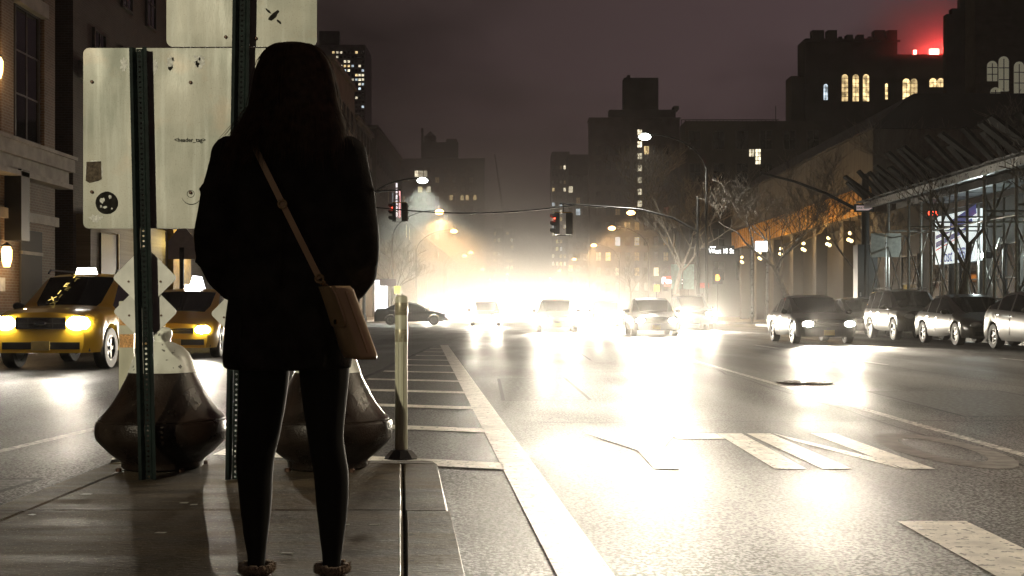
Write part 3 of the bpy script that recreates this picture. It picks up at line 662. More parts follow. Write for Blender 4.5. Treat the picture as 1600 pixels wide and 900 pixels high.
def ribbon(pts, wdt, th):
    m = MB(); rg = []
    for i, p in enumerate(pts):
        d = (pts[min(i+1, len(pts)-1)]-pts[max(0, i-1)]).normalized(); sd = d.cross(Vector((0, 1, 0))).normalized(); nn = sd.cross(d)
        rg.append([p+sd*wdt+nn*th-bagp, p-sd*wdt+nn*th-bagp, p-sd*wdt-nn*th-bagp, p+sd*wdt-nn*th-bagp])
    return m.rings(rg)
strap = ribbon([wp(402, 205, .06), wp(400, 203, .0), wp(404, 215, -.06), wp(410, 234, -.112), *strap_pts(s0, s1), *strap_pts(s1, s2)[1:]], .0085, .0016).build('strap', M_TAN, bag)
for p in (s1, s2): MB().lathe([(.014, -.003), (.014, .003), (.009, .003), (.009, -.003)], 14).build('ring', M_GOLD, strap, p-bagp+Vector((0, -.003, 0)), (R(90), R(20), 0))
lk = MB(); prev = s2
for i in range(5):
    p = s2.lerp(wp(523, 454, -.125), (i+.5)/5)-bagp; lk.tube([p+Vector((.006*math.cos(a), .003*(i % 2)*math.sin(a), .007*math.sin(a))) for a in [2*math.pi*k/8 for k in range(9)]], .0018, 5)
lk.build('chain', M_GOLD, strap)

# ------------------------------------------------------------------ vehicles (local front is -Y)
def paint(name, col, metal=.2): return pm('paint_'+name, col, .28, metal, var=.06, scale=2, coat=.6, spec=.5)
def interp(keys, s):
    if s <= keys[0][0]: return keys[0][1]
    for (a, va), (b, vb) in zip(keys, keys[1:]):
        if s <= b: return va+(vb-va)*(s-a)/(b-a)
    return keys[-1][1]
SPEC = {
 'suv': dict(L=4.44, W=1.82, top=[(0, .86), (.08, .97), (.5, 1.04), (1.18, 1.10), (1.95, 1.63), (2.4, 1.69), (3.6, 1.69), (4.15, 1.64), (4.40, 1.12), (4.44, .9)], belt=[(0, .80), (.5, .96), (1.2, 1.02), (4.44, 1.06)], cowl=1.18, wt=1.95, rt=4.15, rb=4.40, zb=.30, wheels=(.85, 3.46), wr=.36, pil=(2.62, 3.45), nose=.42),
 'sedan': dict(L=4.62, W=1.80, top=[(0, .62), (.08, .72), (.5, .80), (1.12, .93), (1.98, 1.38), (2.5, 1.46), (3.1, 1.43), (3.95, 1.05), (4.5, 1.02), (4.62, .82)], belt=[(0, .60), (.5, .76), (1.15, .88), (3.9, .96), (4.62, .80)], cowl=1.12, wt=1.98, rt=3.1, rb=3.95, zb=.22, wheels=(.88, 3.60), wr=.325, pil=(2.52, 3.3), nose=.34),
 'hatch': dict(L=4.45, W=1.75, top=[(0, .60), (.08, .72), (.45, .84), (.95, .98), (1.95, 1.42), (2.45, 1.49), (3.1, 1.45), (4.1, 1.16), (4.38, 1.10), (4.45, .85)], belt=[(0, .58), (.5, .78), (1.0, .92), (4.0, 1.05), (4.45, .82)], cowl=.95, wt=1.95, rt=3.1, rb=4.1, zb=.22, wheels=(.86, 3.56), wr=.32, pil=(2.5, 3.35), nose=.34),
 'van': dict(L=5.2, W=1.98, top=[(0, .95), (.08, 1.08), (.5, 1.2), (.9, 1.28), (1.55, 2.0), (2.0, 2.12), (4.9, 2.12), (5.1, 2.0), (5.18, 1.2), (5.2, .9)], belt=[(0, .88), (.5, 1.05), (1.0, 1.15), (5.2, 1.2)], cowl=.9, wt=1.55, rt=5.0, rb=5.18, zb=.32, wheels=(.95, 4.1), wr=.36, pil=(2.3, 3.6), nose=.5),
}
CACHE = {}
def car_meshes(kind):
    if kind in CACHE: return CACHE[kind]
    d = SPEC[kind]; L, W = d['L'], d['W']; hw = W/2
    st = set([0, .04, .1, .22, .4, L-.03, L-.1, L-.25, d['cowl'], d['wt'], d['rt'], d['rb']] + [k for k, _ in d['top']])
    for c in d['wheels']:
        for k in range(-6, 7): st.add(round(c+(d['wr']+.06)*math.sin(math.pi/2*k/6), 3))
    for p in d['pil']: st |= {p-.04, p+.04}
    st = sorted(x for x in st if 0 <= x <= L); ss = [st[0]]
    for x in st[1:]:
        if x-ss[-1] > .012: ss.append(x)
    rows = []
    for s in ss:
        t, b = interp(d['top'], s), interp(d['belt'], s)
        e = min(s, .55); e2 = min(L-s, .5)
        wv = hw*(1-.20*((.55-e)/.55)**2.2-.14*((.5-e2)/.5)**2.2)
        z0 = d['zb'] + .10*max(0, 1-s/.25)*0
        for c in d['wheels']:
            q = (d['wr']+.06)**2-(s-c)**2
            if q > 0: z0 = max(z0, d['wr']+math.sqrt(q)*.98)
        g = max(0, t-b); h = min(1, max(0, (g-.05)/.25)); b_ = min(b, t-.01)
        zs1 = max(z0+.01, d['zb']+.12); zs2 = max(z0+.02, (d['zb']+b_)/2+.05); zs3 = max(z0+.03, b_-.06)
        x5 = (wv*.86)*(1-h)+(wv-.07-.30*min(g, .6)*.9)*h; z5 = (b_+(t-b_)*.65)*(1-h)+(t-.075)*h
        x6 = (wv*.55)*(1-h)+(x5-.075)*h
        rows.append([(wv-.05, z0), (wv-.012, zs1), (wv, zs2), (wv-.015, zs3), (wv-.055, b_), (x5, z5), (x6, t-.006), (x6*.5, t+.012), (0, t+.018)])
    npt = 9; parts = {}
    def addf(key, quad):
        mb = parts.setdefault(key, (MB(), {}))
        ids = []
        for q in quad:
            if q not in mb[1]: mb[1][q] = len(mb[0].v); mb[0].v.append(q)
            if mb[1][q] not in ids: ids.append(mb[1][q])
        if len(ids) >= 3: mb[0].face(ids)
    for sg in (-1, 1):
        P = [[(sg*x, s-L/2, z) for x, z in row] for s, row in zip(ss, rows)]
        for i in range(len(ss)-1):
            mid = (ss[i]+ss[i+1])/2
            for j in range(npt-1):
                key = 'body'
                if j == 4 and d['cowl']+.12 < mid < d['rb']-.12 and not any(abs(mid-p) < .04 for p in d['pil']):
                    k = sum(mid > p for p in d['pil'])
                    if interp(d['top'], mid)-interp(d['belt'], mid) > .1:
                        key = ('side_window', sg, k)
                if j >= 6 and d['cowl'] < mid < d['wt']: key = 'windshield'
                if j >= 6 and d['rt'] < mid < d['rb']: key = 'rear_window'
                addf(key, (P[i][j], P[i+1][j], P[i+1][j+1], P[i][j+1]))
    for e in (0, -1):
        r_ = rows[e]; s = ss[e]-L/2
        addf('body', tuple([(x, s, z) for x, z in r_]+[(-x, s, z) for x, z in r_[-2::-1]]))
    # underbody and wheel wells
    ub = MB().box(-hw+.13, hw-.13, -L/2+.12, L/2-.12, d['zb']+.02, d['zb']+.25)
    res = {'parts': {k: v[0].mesh(k if isinstance(k, str) else k[0], [M_GLASS], 35) for k, v in parts.items() if k != 'body'}}
    res['body'] = parts['body'][0]; res['ub'] = ub.mesh('underbody', M_BLACK)
    tw = MB(); r = d['wr']
    tw.lathe([(r*.62, -.105), (r*.95, -.105), (r, -.08), (r, .08), (r*.95, .105), (r*.62, .105)], 28, cap=False); res['tyre'] = tw.mesh('tyre', M_TYRE, 40)
    rm = MB(); rm.lathe([(r*.62, -.09), (r*.63, .10), (r*.56, .10), (r*.54, .0), (r*.1, .0)], 28)
    for k in range(5):
        M = Matrix.Rotation(2*math.pi*k/5, 4, 'Z'); rm.box(-r*.09, r*.09, r*.08, r*.58, .03, .085, M=M)
    rm.lathe([(r*.15, .01), (r*.14, .095), (r*.05, .1)], 14); res['rim'] = rm.mesh('rim', pm('rim_alloy', (.05, .05, .05), .45, .5), 40)
    hl = MB().ell((0, 0, 0), (.16, .075, .09), 14, 8); res['headlight'] = hl.mesh('headlight', M_HEAD, 80)
    hl = MB().ell((0, 0, 0), (.16, .075, .09), 14, 8); res['headlight_off'] = hl.mesh('headlight', pm('clear_lens', (.5, .5, .5), .1, .5), 80)
    tl = MB().ell((0, 0, 0), (.11, .05, .11), 12, 8); res['tail'] = tl.mesh('tail_light', pm('red_lens', (.25, .01, .01), .15), 80)
    mr_ = MB().ell((0, 0, 0), (.11, .07, .075), 12, 8); res['mirror'] = mr_
    CACHE[kind] = res; return res
def vehicle(kind, name, label, cat, x, y, mat, rz=0, on=True, power=3000, group=None, taxi=None, trim=M_DARK, spread=1.0):
    d = SPEC[kind]; c = car_meshes(kind); L, W = d['L'], d['W']; hw = W/2
    t = thing(name, label, cat, (x, y, 0), rz, group)
    t.location.z = 0
    b = c['body'].build('body', mat, t, smooth=38)
    MB().cbox((0, -L/2+.02, d['nose']), (W*.72, .05, .12)).build('bumper_intake', M_BLACK, b)
    ob('underbody', c['ub'], t)
    nwin = 0
    for k, me in c['parts'].items(): ob(k if isinstance(k, str) else 'side_window', me, t)
    for s in (-1, 1):
        for wy in d['wheels']:
            wh = ob('wheel', None, t, (s*(hw-.11), wy-L/2, d['wr']), (0, R(90)*s, 0))
            ob('tyre', c['tyre'], wh); ob('rim', c['rim'], wh)
        zh = interp(d['top'], .15)-.14 if kind != 'suv' else .80
        h = ob('headlight', c['headlight'] if on else c['headlight_off'], t, (s*(hw*.68), -L/2+.03, zh), (0, 0, s*R(10)))
        if on:
            lamp('beam', 'SPOT', (s*(hw*.68), -L/2-.09, zh), power, (1, .89, .71), t, (s*.02, -1, -.05), 46*spread, 1.0, .05)
        ob('tail_light', c['tail'], t, (s*(hw*.76), L/2-.06, interp(d['belt'], L-.2)-.12))
        m2 = c['mirror']; mm = MB(); mm.add(m2.v, m2.f); mm.build('mirror', mat if taxi is None else M_BLACK, t, (s*(hw+.09), d['cowl']+.32-L/2, interp(d['belt'], 1.3)+.07), smooth=60)
        for p in d['pil']:
            MB().cbox((s*(hw+.002), p-.16-L/2, interp(d['belt'], p)-.14), (.03, .15, .025)).build('door_handle', M_BLACK if taxi else M_CHROME, t)
        for p in (d['cowl']+.15, d['pil'][0], d['pil'][1]):
            MB().box(s*(hw-.012), s*(hw+.0015), p-L/2-.004, p-L/2+.004, d['zb']+.16, interp(d['belt'], p)-.1).build('door_seam', M_BLACK, b)
    zg = (.80 if kind == 'suv' else d['nose']+.24)
    g = MB().cbox((0, -L/2+.015, zg), (W*.46, .05, .17 if kind == 'suv' else .1)).build('grille', M_BLACK, t)
    fr = MB()
    hh = .09 if kind == 'suv' else .05
    for zz in (-hh, 0, hh): fr.cbox((0, -L/2-.015, zg+zz), (W*.46+.02, .02, .014))
    for xx in ((-1, -.5, .5, 1) if kind == 'suv' else (-1, 1)): fr.cbox((xx*W*.23, -L/2-.014, zg), (.012, .018, 2*hh-.016))
    fr.build('chrome_bar', M_CHROME, g)
    MB().cbox((0, -L/2-.02, d['nose']+.0), (.31, .02, .155)).build('licence_plate', pm('plate', (.5, .38, .12), .5), t)
    if kind == 'suv':
        for s in (-1, 1): MB().tube([(s*.62, -.3, 1.70), (s*.62, -.2, 1.76), (s*.62, 1.6, 1.76), (s*.62, 1.7, 1.70)], .018, 6).build('roof_rail', M_BLACK, t)
    if taxi:
        zt = interp(d['top'], L*.5)+.015
        rs = ob('roof_sign', None, t, (0, -L/2+(2.15 if kind == 'suv' else 2.5), zt))
        MB().prism([(-.19, 0), (.19, 0), (.15, .13), (-.15, .13)], -.06, .06, XZ).build('lamp_box', M_WARMLED, rs)
        MB().cbox((0, 0, -.005), (.5, .2, .02)).build('lamp_base', M_BLACK, rs)
        if taxi == 'ad':
            MB().prism([(-.13, 0), (.13, 0), (.035, .34), (-.035, .34)], .15, 1.15, XZ).build('advert_wedge', em('advert_panel', (.95, .95, 1), 3.0), rs)
    return t
M_CAB = paint('taxi_yellow', (.74, .44, .03), 0)
M_SILVER = paint('silver', (.10, .095, .085), .3); M_GREY = paint('grey', (.04, .037, .034), .2); M_BLK = paint('black', (.015, .015, .016)); M_WHT = paint('white', (.6, .6, .58), 0); M_NAVY = paint('navy', (.02, .025, .04))
HP = 11500
tx1 = vehicle('suv', 'taxi', 'yellow suv taxi with lit headlights and roof light at the left kerb lane', 'taxi', -7.95, 22.2, M_CAB, 0, True, HP*.18, 'yellow taxis', 'std')
# oval badge and plate digits on the front of the suv taxi, bonnet lettering
bd = MB().ell((0, 0, 0), (.095, .012, .04), 20, 8).build('badge', M_CHROME, tx1, (0, -2.255, .80), smooth=80)
MB().ell((0, 0, 0), (.085, .012, .032), 20, 8).build('badge_field', M_NAVY, bd, (0, -.004, 0), smooth=80)
text('badge_lettering', 'Ford', M_CHROME, bd, (0, -.0175, 0), (R(90), 0, 0), .045, .001, shear=.3)
for tx_ in (tx1,):
    for ch_ in tx_.children:
        if ch_.name.startswith('headlight'): ch_.scale = (1.2, 1.25, 1.35)
M_NEONREFL = em('neon_reflection_glow', (1, .72, .2), 1.6)  # reflection of a neon sign in the windshield, built as glowing letters
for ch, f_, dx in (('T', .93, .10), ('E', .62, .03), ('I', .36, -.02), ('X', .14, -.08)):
    text('neon_reflection', ch, M_NEONREFL, tx1, (-.22+dx, -2.22+1.18+.77*f_-.02, 1.13+.53*f_+.02), (R(35), 0, R(-12)), .17, .001)
tx2 = vehicle('hatch', 'taxi', 'yellow hatchback taxi with advert wedge on its roof behind the suv taxi', 'taxi', -7.35, 27.1, M_CAB, R(6), True, HP*.18, 'yellow taxis', 'ad')
# parked along the right kerb
for i, (k, yy, mt, lb) in enumerate((('hatch', 29.8, M_SILVER, 'silver hatchback parked at the right kerb nearest the camera'),
        ('sedan', 35.1, M_SILVER, 'silver sedan parked second along the right kerb'),
        ('suv', 40.5, M_GREY, 'grey suv parked third along the right kerb'),
        ('sedan', 46.2, M_BLK, 'black sedan parked fourth along the right kerb'),
        ('sedan', 51.8, M_GREY, 'grey sedan parked fifth along the right kerb'))):
    vehicle(k, 'parked_car', lb, 'car', 13.5, yy, mt, R(random.uniform(-1, 1)), False, 0, 'cars parked along the right kerb')
# traffic coming down the avenue, headlights on
for k, nm, lb, ct, x, yy, mt, pw, tx in (
    ('sedan', 'car', 'black sedan with blazing headlights in the lane of the painted letters', 'car', 2.0, 54, M_BLK, HP*1.3, None),
    ('sedan', 'car', 'dark sedan with blazing headlights in the second lane from the island', 'car', 5.5, 47, M_BLK, HP*1.2, None),
    ('sedan', 'car', 'black sedan with blazing headlights in the third lane beside the parked cars', 'car', 9.3, 37, M_BLK, HP, None),
    ('sedan', 'car', 'navy sedan with headlights on in the second lane just before the crossing', 'car', 5.4, 68, M_NAVY, HP, None),
    ('suv', 'car', 'navy suv with headlights on in the third lane before the crossing', 'car', 9.0, 60, M_NAVY, HP, None),
    ('sedan', 'car', 'dark sedan with headlights on just left of the street centre', 'car', -1.6, 72, M_BLK, HP, None),
    ('hatch', 'taxi', 'distant yellow taxi with glowing advert wedge beyond the crossing', 'taxi', -1.7, 112, M_CAB, HP, 'ad'),
    ('suv', 'taxi', 'distant yellow suv taxi beyond the crossing, right of the street centre', 'taxi', 3.0, 118, M_CAB, HP, 'ad'),
    ('sedan', 'taxi', 'small distant taxi with lights on left of the haze', 'taxi', -6.0, 96, M_CAB, HP, 'std'),
    ('sedan', 'car', 'distant grey sedan in the middle lane beyond the crossing', 'car', 6.4, 104, M_GREY, HP, None),
    ('sedan', 'car', 'farthest dark car in the glowing haze', 'car', 1.0, 165, M_BLK, HP, None),
    ('van', 'van', 'distant white van in the glowing haze', 'van', 5.5, 150, M_WHT, HP, None)):
    vehicle(k, nm, lb, ct, x, yy, mt, R(random.uniform(-1, 1)), True, pw, 'traffic coming down the avenue', tx)
vehicle('sedan', 'car', 'dark sedan crossing the avenue side-on behind the flexible post', 'car', -6.4, 75.5, M_BLK, R(92), True, HP*.3, None)

# ------------------------------------------------------------------ street lamps and signals
M_POLE = pm('dark_pole_paint', (.025, .024, .022), .45, .5)
def arc_arm(x0, z0, x1, z1, n=10):     # curved arm rising from the pole then running level
    return [(x0+(x1-x0)*(1-math.cos(math.pi/2*i/n)), 0, z0+(z1-z0)*math.sin(math.pi/2*i/n)) for i in range(n+1)]
def street_lamp(label, x, y, lx, lz, lens, power, col, group, ptop=None, aim=(0, 0, -1), ang=150, detail=True):
    t = thing('street_lamp', label, 'street lamp', (x, y, .15), 0, group)
    h = lz-2.0
    MB().tube([(0, 0, 0), (0, 0, .9), (0, 0, h)], [.14, .11, .08], 10).build('pole', M_POLE, t, smooth=50)
    MB().lathe([(.22, 0), (.2, .3), (.13, .5)], 10).build('base', M_POLE, t)
    MB().tube(arc_arm(0, h-.4, lx-x, lz+.1-.15), .055, 8).build('arm', M_POLE, t, smooth=50)
    s = 1 if lx > x else -1
    hd = MB().ell((0, 0, .04), (.42, .16, .09), 14, 8).build('head', M_POLE, t, (lx-x+s*.25, 0, lz-.15), smooth=70)
    MB().ell((0, 0, -.05), (.36, .26, .2), 14, 8).build('lens', lens, hd)
    if power: lamp('lamp_light', 'SPOT', (lx-x+s*.25, 0, lz-.58), power, col, t, aim, ang, .5, .12)
    return t
WARM = (1, .58, .24); PALE = (.93, 1, .85)
street_lamp('white street lamp on long curved arm over the right side of the crossing', 11.5, 70, 8.1, 11.25, M_LED, 10000, (1, .97, .88), None)
street_lamp('pale street lamp shining into the mist over the left signal', -10.0, 80, -6.3, 9.75, M_LED, 14000, PALE, None, ang=120)
for i, (yy, lz) in enumerate(((97, 9.0), (121, 9.0), (171, 9.2), (178, 9.0), (240, 9), (320, 9))):
    street_lamp('orange street lamp %s in the row on the left side' % ('nearest', 'second', 'third', 'fourth', 'fifth', 'farthest')[i], -9.8, yy, -6.2 if i != 3 else -7.4, lz, M_SODIUM, 8000 if i < 4 else 5000, WARM, 'orange street lamps on the left side')
for i, (yy, lx) in enumerate(((99, 10.2), (118, 10.2), (150, 10.6), (193, 10.4), (250, 10.3), (310, 10.3), (390, 10.3))):
    street_lamp('orange street lamp %s in the row on the right side' % ('nearest', 'second', 'third', 'fourth', 'fifth', 'sixth', 'farthest')[i], 13.6, yy, lx, 9.1, M_SODIUM, 7000 if i < 4 else 4000, WARM, 'orange street lamps on the right side')
# the corner lamp behind the photographer that lights the backs of the signs
street_lamp('street lamp at the near left corner behind the viewpoint', -9.8, -6.5, -6.9, 6.4, em('near_lamp_lens', (1, .93, .74), 40), 6000, (1, .91, .67), None, aim=(4.9, 12.75, -3.6), ang=20.5)
street_lamp('street lamp on the right kerb just outside the view', 15.0, 13.0, 11.2, 9.0, em('kerb_lamp_lens', (1, .85, .6), 20), 6000, (1, .86, .62), None)

M_YEL = pm('signal_yellow', (.35, .22, .02), .5)
def head_mesh(par, loc, rz, lit=True):
    h = ob('signal_head', None, par, loc, (0, 0, rz))
    MB().prism(rrect(-.19, .19, 0, 1.22, .04), -.11, .11, XZ).build('housing', M_BLACK, h)
    for i, z in enumerate((.2, .61, 1.02)):
        v = MB()
        for k in range(14):
            a0, a1 = R(-35+250*k/14), R(-35+250*(k+1)/14)
            v.add([(.165*math.cos(a0), -.11, z+.165*math.sin(a0)), (.165*math.cos(a1), -.11, z+.165*math.sin(a1)), (.155*math.cos(a1), -.36+.08*(math.sin(a1) < 0), z+.155*math.sin(a1)), (.155*math.cos(a0), -.36+.08*(math.sin(a0) < 0), z+.155*math.sin(a0))], [(0, 1, 2, 3)])
        v.build('visor', M_BLACK, h)
        MB().ell((0, -.12, z), (.145, .03, .145), 16, 8).build('lens', em('red_signal', (1, .06, .03), 14) if (i == 2 and lit) else pm('unlit_lens', (.03, .03, .02), .2), h)
    return h
def signal(label, x, y, z, s=1.0):
    t = thing('traffic_signal', label, 'traffic signal', (x, y, z)); t.scale = (s, s, s)
    MB().cbox((.0, 0, 1.3), (.95, .06, .06)).build('bracket', M_YEL, t)
    MB().tube([(0, 0, 1.33), (0, 0, 1.75)], .03, 6).build('hanger', M_DARK, t)
    head_mesh(t, (-.36, 0, .05), R(-75)); head_mesh(t, (.36, 0, .05), R(165))
    MB().cbox((0, 0, .01), (.8, .04, .04)).build('lower_bracket', M_DARK, t)
    return t
def mast(label, x, y, pole_h, arm_pts, r=.12):
    t = thing('signal_pole', label, 'signal pole', (x, y, .15))
    MB().tube([(0, 0, 0), (0, 0, pole_h)], [r, r*.75], 12).build('pole', M_POLE, t, smooth=50)
    MB().lathe([(r*1.8, 0), (r*1.7, .3), (r*1.1, .5)], 10).build('base', M_POLE, t)
    MB().tube([Vector(p)-Vector((x, y, .15)) for p in arm_pts], [.075, .065, .055, .05], 8).build('arm', M_POLE, t, smooth=50)
    return t
k70, k80 = F/70, F/80
signal('pair of traffic signals hanging from the long arm right of centre', at(880, 368, 70).x, 70, at(880, 368, 70).z, 1.05)
mR = mast('signal pole with long level arm at the right corner under the white lamp', 11.0, 70, 7.5, [at(1091, 362, 70), at(1050, 340, 70), at(1000, 327, 70), at(874, 318, 70)])
signal('pair of traffic signals hanging beside the dark coat sleeve', at(624, 347, 71).x, 71, at(624, 347, 71).z, .9)
mL = mast('signal pole at the left corner mostly hidden behind the person', -9.4, 71, 8.4, [at(560, 310, 71), at(580, 300, 71), at(600, 298, 71), at(626, 297, 71)])
cb = thing('overhead_cable', 'black cable sagging across the avenue between the two signals', 'cable', at(590, 326, 79.7))
ca0, cb0 = at(585, 324, 70.8), at(905, 320, 69.8)
MB().tube([ca0.lerp(cb0, i/16)-Vector(cb.location)-Vector((0, 0, .42*math.sin(math.pi*i/16))) for i in range(17)], .045, 6).build('wire', M_BLACK, cb)
# street name plate
p = at(1127, 391, 69.5); nm = thing('street_name_sign', 'street name sign with white lettering at the right corner', 'street sign', p)
MB().prism(rrect(-.78, .78, -.27, .27, .04), 0, .04, XZ).build('panel', pm('sign_dark', (.012, .02, .018), .4), nm)
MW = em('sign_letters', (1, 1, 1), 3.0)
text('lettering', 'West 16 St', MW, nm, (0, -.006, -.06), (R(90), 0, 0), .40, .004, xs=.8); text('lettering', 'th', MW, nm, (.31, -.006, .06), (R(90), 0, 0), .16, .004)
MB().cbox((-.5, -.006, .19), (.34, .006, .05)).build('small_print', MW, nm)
MB().tube([(-.42, .05, .1), (-1.15, .3, .1)], .03, 6).build('bracket', M_POLE, nm)
# second mast with one way plate by the shed
Yp = 50.2; xp = at(1352, 0, Yp).x
m2 = mast('dark signal pole with rising arm in front of the sidewalk shed', xp, Yp, 6.6, [at(1340, 328, Yp), at(1290, 302, Yp), at(1240, 283, Yp), at(1188, 270, Yp)], .2)
o_ = thing('one_way_sign', 'small black and white arrow sign with lettering on the dark signal pole', 'sign', at(1350, 325, Yp-.35))
MB().prism(rrect(-.42, .42, -.17, .17, .02), 0, .02, XZ).build('panel', M_BLACK, o_)
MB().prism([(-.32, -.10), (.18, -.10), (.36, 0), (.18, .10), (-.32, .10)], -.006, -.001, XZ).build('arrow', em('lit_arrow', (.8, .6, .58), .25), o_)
text('lettering', 'ONE WAY', M_BLACK, o_, (-.03, -.010, 0), (R(90), 0, 0), .12, .002)
cab = thing('control_cabinet', 'tall dark signal control cabinet against the signal pole', 'cabinet', (xp+.05, Yp-.1, .15))
MB().box(-.42, .42, -.05, .6, .1, 3.6).build('cabinet_box', M_BLACK, cab); MB().box(-.46, .46, -.09, .64, 0, .1).build('plinth', M_SIDE, cab); MB().cbox((-.3, -.07, 1.5), (.05, .03, .16)).build('handle', M_STEEL, cab)
ns = thing('notice_sign', 'pair of pale plates fixed back to back near the shed', 'sign', at(1384, 455, 47))
for s in (-.32, .32): MB().prism(rrect(s-.28, s+.28, 1.35, 2.3, .03), -.03, 0, XZ).build('panel', M_ALU2, ns)
MB().tube([(0, 0, -.6), (0, 0, 2.3)], .035, 6).build('post', M_STEEL, ns)
# far-side signs and boxes beyond the crossing
def post_sign(name, label, px, py0, py1, w_, Y, mat, cat='sign', poly=None, parts=None):
    a = at(px, py1, Y); b_ = at(px, py0, Y); hh = b_.z-a.z; ww = w_/F*Y
    t = thing(name, label, cat, (a.x, Y, .15))
    MB().tube([(0, .05, 0), (0, .05, b_.z-.1)], .04, 6).build('post', M_POLE, t)
    z0 = a.z-.15
    MB().prism(poly(ww, hh, z0) if poly else rrect(-ww/2, ww/2, z0, z0+hh, .02), -.02, 0, XZ).build('panel', mat, t)
    return t
for s, px in ((0, 1057), (1, 1076)):
    post_sign('directional_sign', ('left', 'right')[s]+' half of the pale teal sign pair beyond the crossing', px, 413, 452, 17, 84, pm('teal_sign', (.28, .42, .40), .4), 'sign')
fx = post_sign('shop_sign', 'glowing white and red shop sign beyond the crossing', 1050, 432, 448, 24, 86, em('shop_red', (1, .12, .08), .8))
text('lettering', 'FedEx', em('shop_white', (1, .95, .95), 6), fx, (-.0, -.05, at(0, 439, 86).z-.15), (R(90), 0, 0), .62, .01)
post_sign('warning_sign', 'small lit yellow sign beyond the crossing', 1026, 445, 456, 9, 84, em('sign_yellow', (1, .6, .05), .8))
post_sign('parking_sign', 'small red rectangular sign under the street name sign', 1100, 442, 450, 15, 74, pm('sign_red', (.35, .05, .05), .5))
pd = post_sign('pedestrian_signal', 'pedestrian signal showing an orange hand at the right corner', 1121, 421, 444, 16, 68, M_BLACK, 'pedestrian signal')
pz = at(0, 434, 68).z-.15
hand = MB().box(-.10, .08, -.04, -.022, pz-.16, pz+.06)
for i in range(4): hand.box(-.10+.047*i, -.062+.047*i, -.04, -.022, pz+.062, pz+.2-.03*abs(i-1.5))
hand.box(.082, .12, -.04, -.022, pz-.08, pz+.04); hand.build('hand_symbol', em('orange_hand', (1, .33, .04), 5), pd)
bs = thing('bus_stop_sign', 'bright white lightbox between two posts in front of the dark shops', 'sign', (at(1190, 0, 66).x, 66, .15))
for s, px in ((-1, 1175), (1, 1199)): MB().tube([(at(px, 0, 66).x-bs.location.x, 0, 0), (at(px, 0, 66).x-bs.location.x, 0, 4.4)], .06, 8).build('post', M_STEEL, bs)
MB().box(-.33, .3, -.05, .1, at(0, 393, 66).z-.15, at(0, 377, 66).z-.15).build('lightbox', em('lightbox', (.95, .97, 1), 5), bs)
for i, (px, h_) in enumerate(((1440, 1.2), (1466, 1.2), (1483, 1.2), (1510, 1.2))):
    cn = thing('warning_light', 'amber lit work-zone drum %s along the shed' % ('farthest', 'third', 'second', 'nearest')[i], 'warning light', (15.6, 15.6*F/(px-800), .15), 0, 'amber drums along the shed')
    MB().lathe([(.2, 0), (.17, .5), (.15, .95), (.12, 1.0)], 16).build('drum', pm('drum_orange', (.5, .16, .04), .5), cn)
    MB().lathe([(.09, 1.0), (.1, 1.1), (.085, 1.22), (.03, 1.28)], 12).build('lamp_lens', em('amber', (1, .42, .1), 2.0), cn)
sk_ = thing('hand_cart', 'small wheeled cart standing at the far kerb', 'cart', gp(1282, 519)+Vector((0, 0, 0)))
MB().box(-.28, .28, -.2, .2, .35, .42).build('deck', M_STEEL, sk_)
for s in (-1, 1):
    MB().tube([(s*.28, 0, .4), (s*.28, 0, 1.05)], .03, 6).build('upright', M_STEEL, sk_)
    MB().lathe([(.12, -.03), (.12, .03)], 14).build('wheel', M_TYRE, sk_, (s*.3, 0, .12), (0, R(90), 0)); MB().tube([(s*.3, 0, .12), (s*.28, 0, .36)], .02, 5).build('fork', M_STEEL, sk_)
# left side: pentagon sign, thin pole lamp, yellow signs
pg = post_sign('pentagon_sign', 'pale five-sided sign seen from behind on a dark post near the taxis', 285, 360, 405, 44, 34, pm('pale_sign_back', (.42, .38, .34), .5, var=.15), 'sign', poly=lambda w_, h_, z0: [(-w_/2, z0), (w_/2, z0), (w_/2, z0+h_*.62), (0, z0+h_*1.25), (-w_/2, z0+h_*.62)])
MB().cbox((0, -.06, 2.0), (.12, .05, 1.3)).build('post_cover', M_BLACK, pg)
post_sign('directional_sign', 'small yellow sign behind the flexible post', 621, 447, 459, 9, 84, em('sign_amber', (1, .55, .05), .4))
post_sign('parking_sign', 'dark street sign cluster under the left bare tree', 606, 436, 447, 26, 82, pm('sign_maroon', (.06, .03, .035), .5))
pl_ = thing('bus_shelter_advert', 'glowing white advert panel at the left corner beside the coat', 'advert panel', (at(596, 0, 84).x, 84, .15))
MB().box(-.45, .45, -.1, .1, .2, 2.9).build('lightbox', em('advert_white', (.95, .9, 1), 3), pl_); MB().box(-.5, .5, -.12, .12, 0, .2).build('plinth', M_POLE, pl_); MB().box(-.5, .5, -.12, .12, 2.9, 3.0).build('cap', M_POLE, pl_)

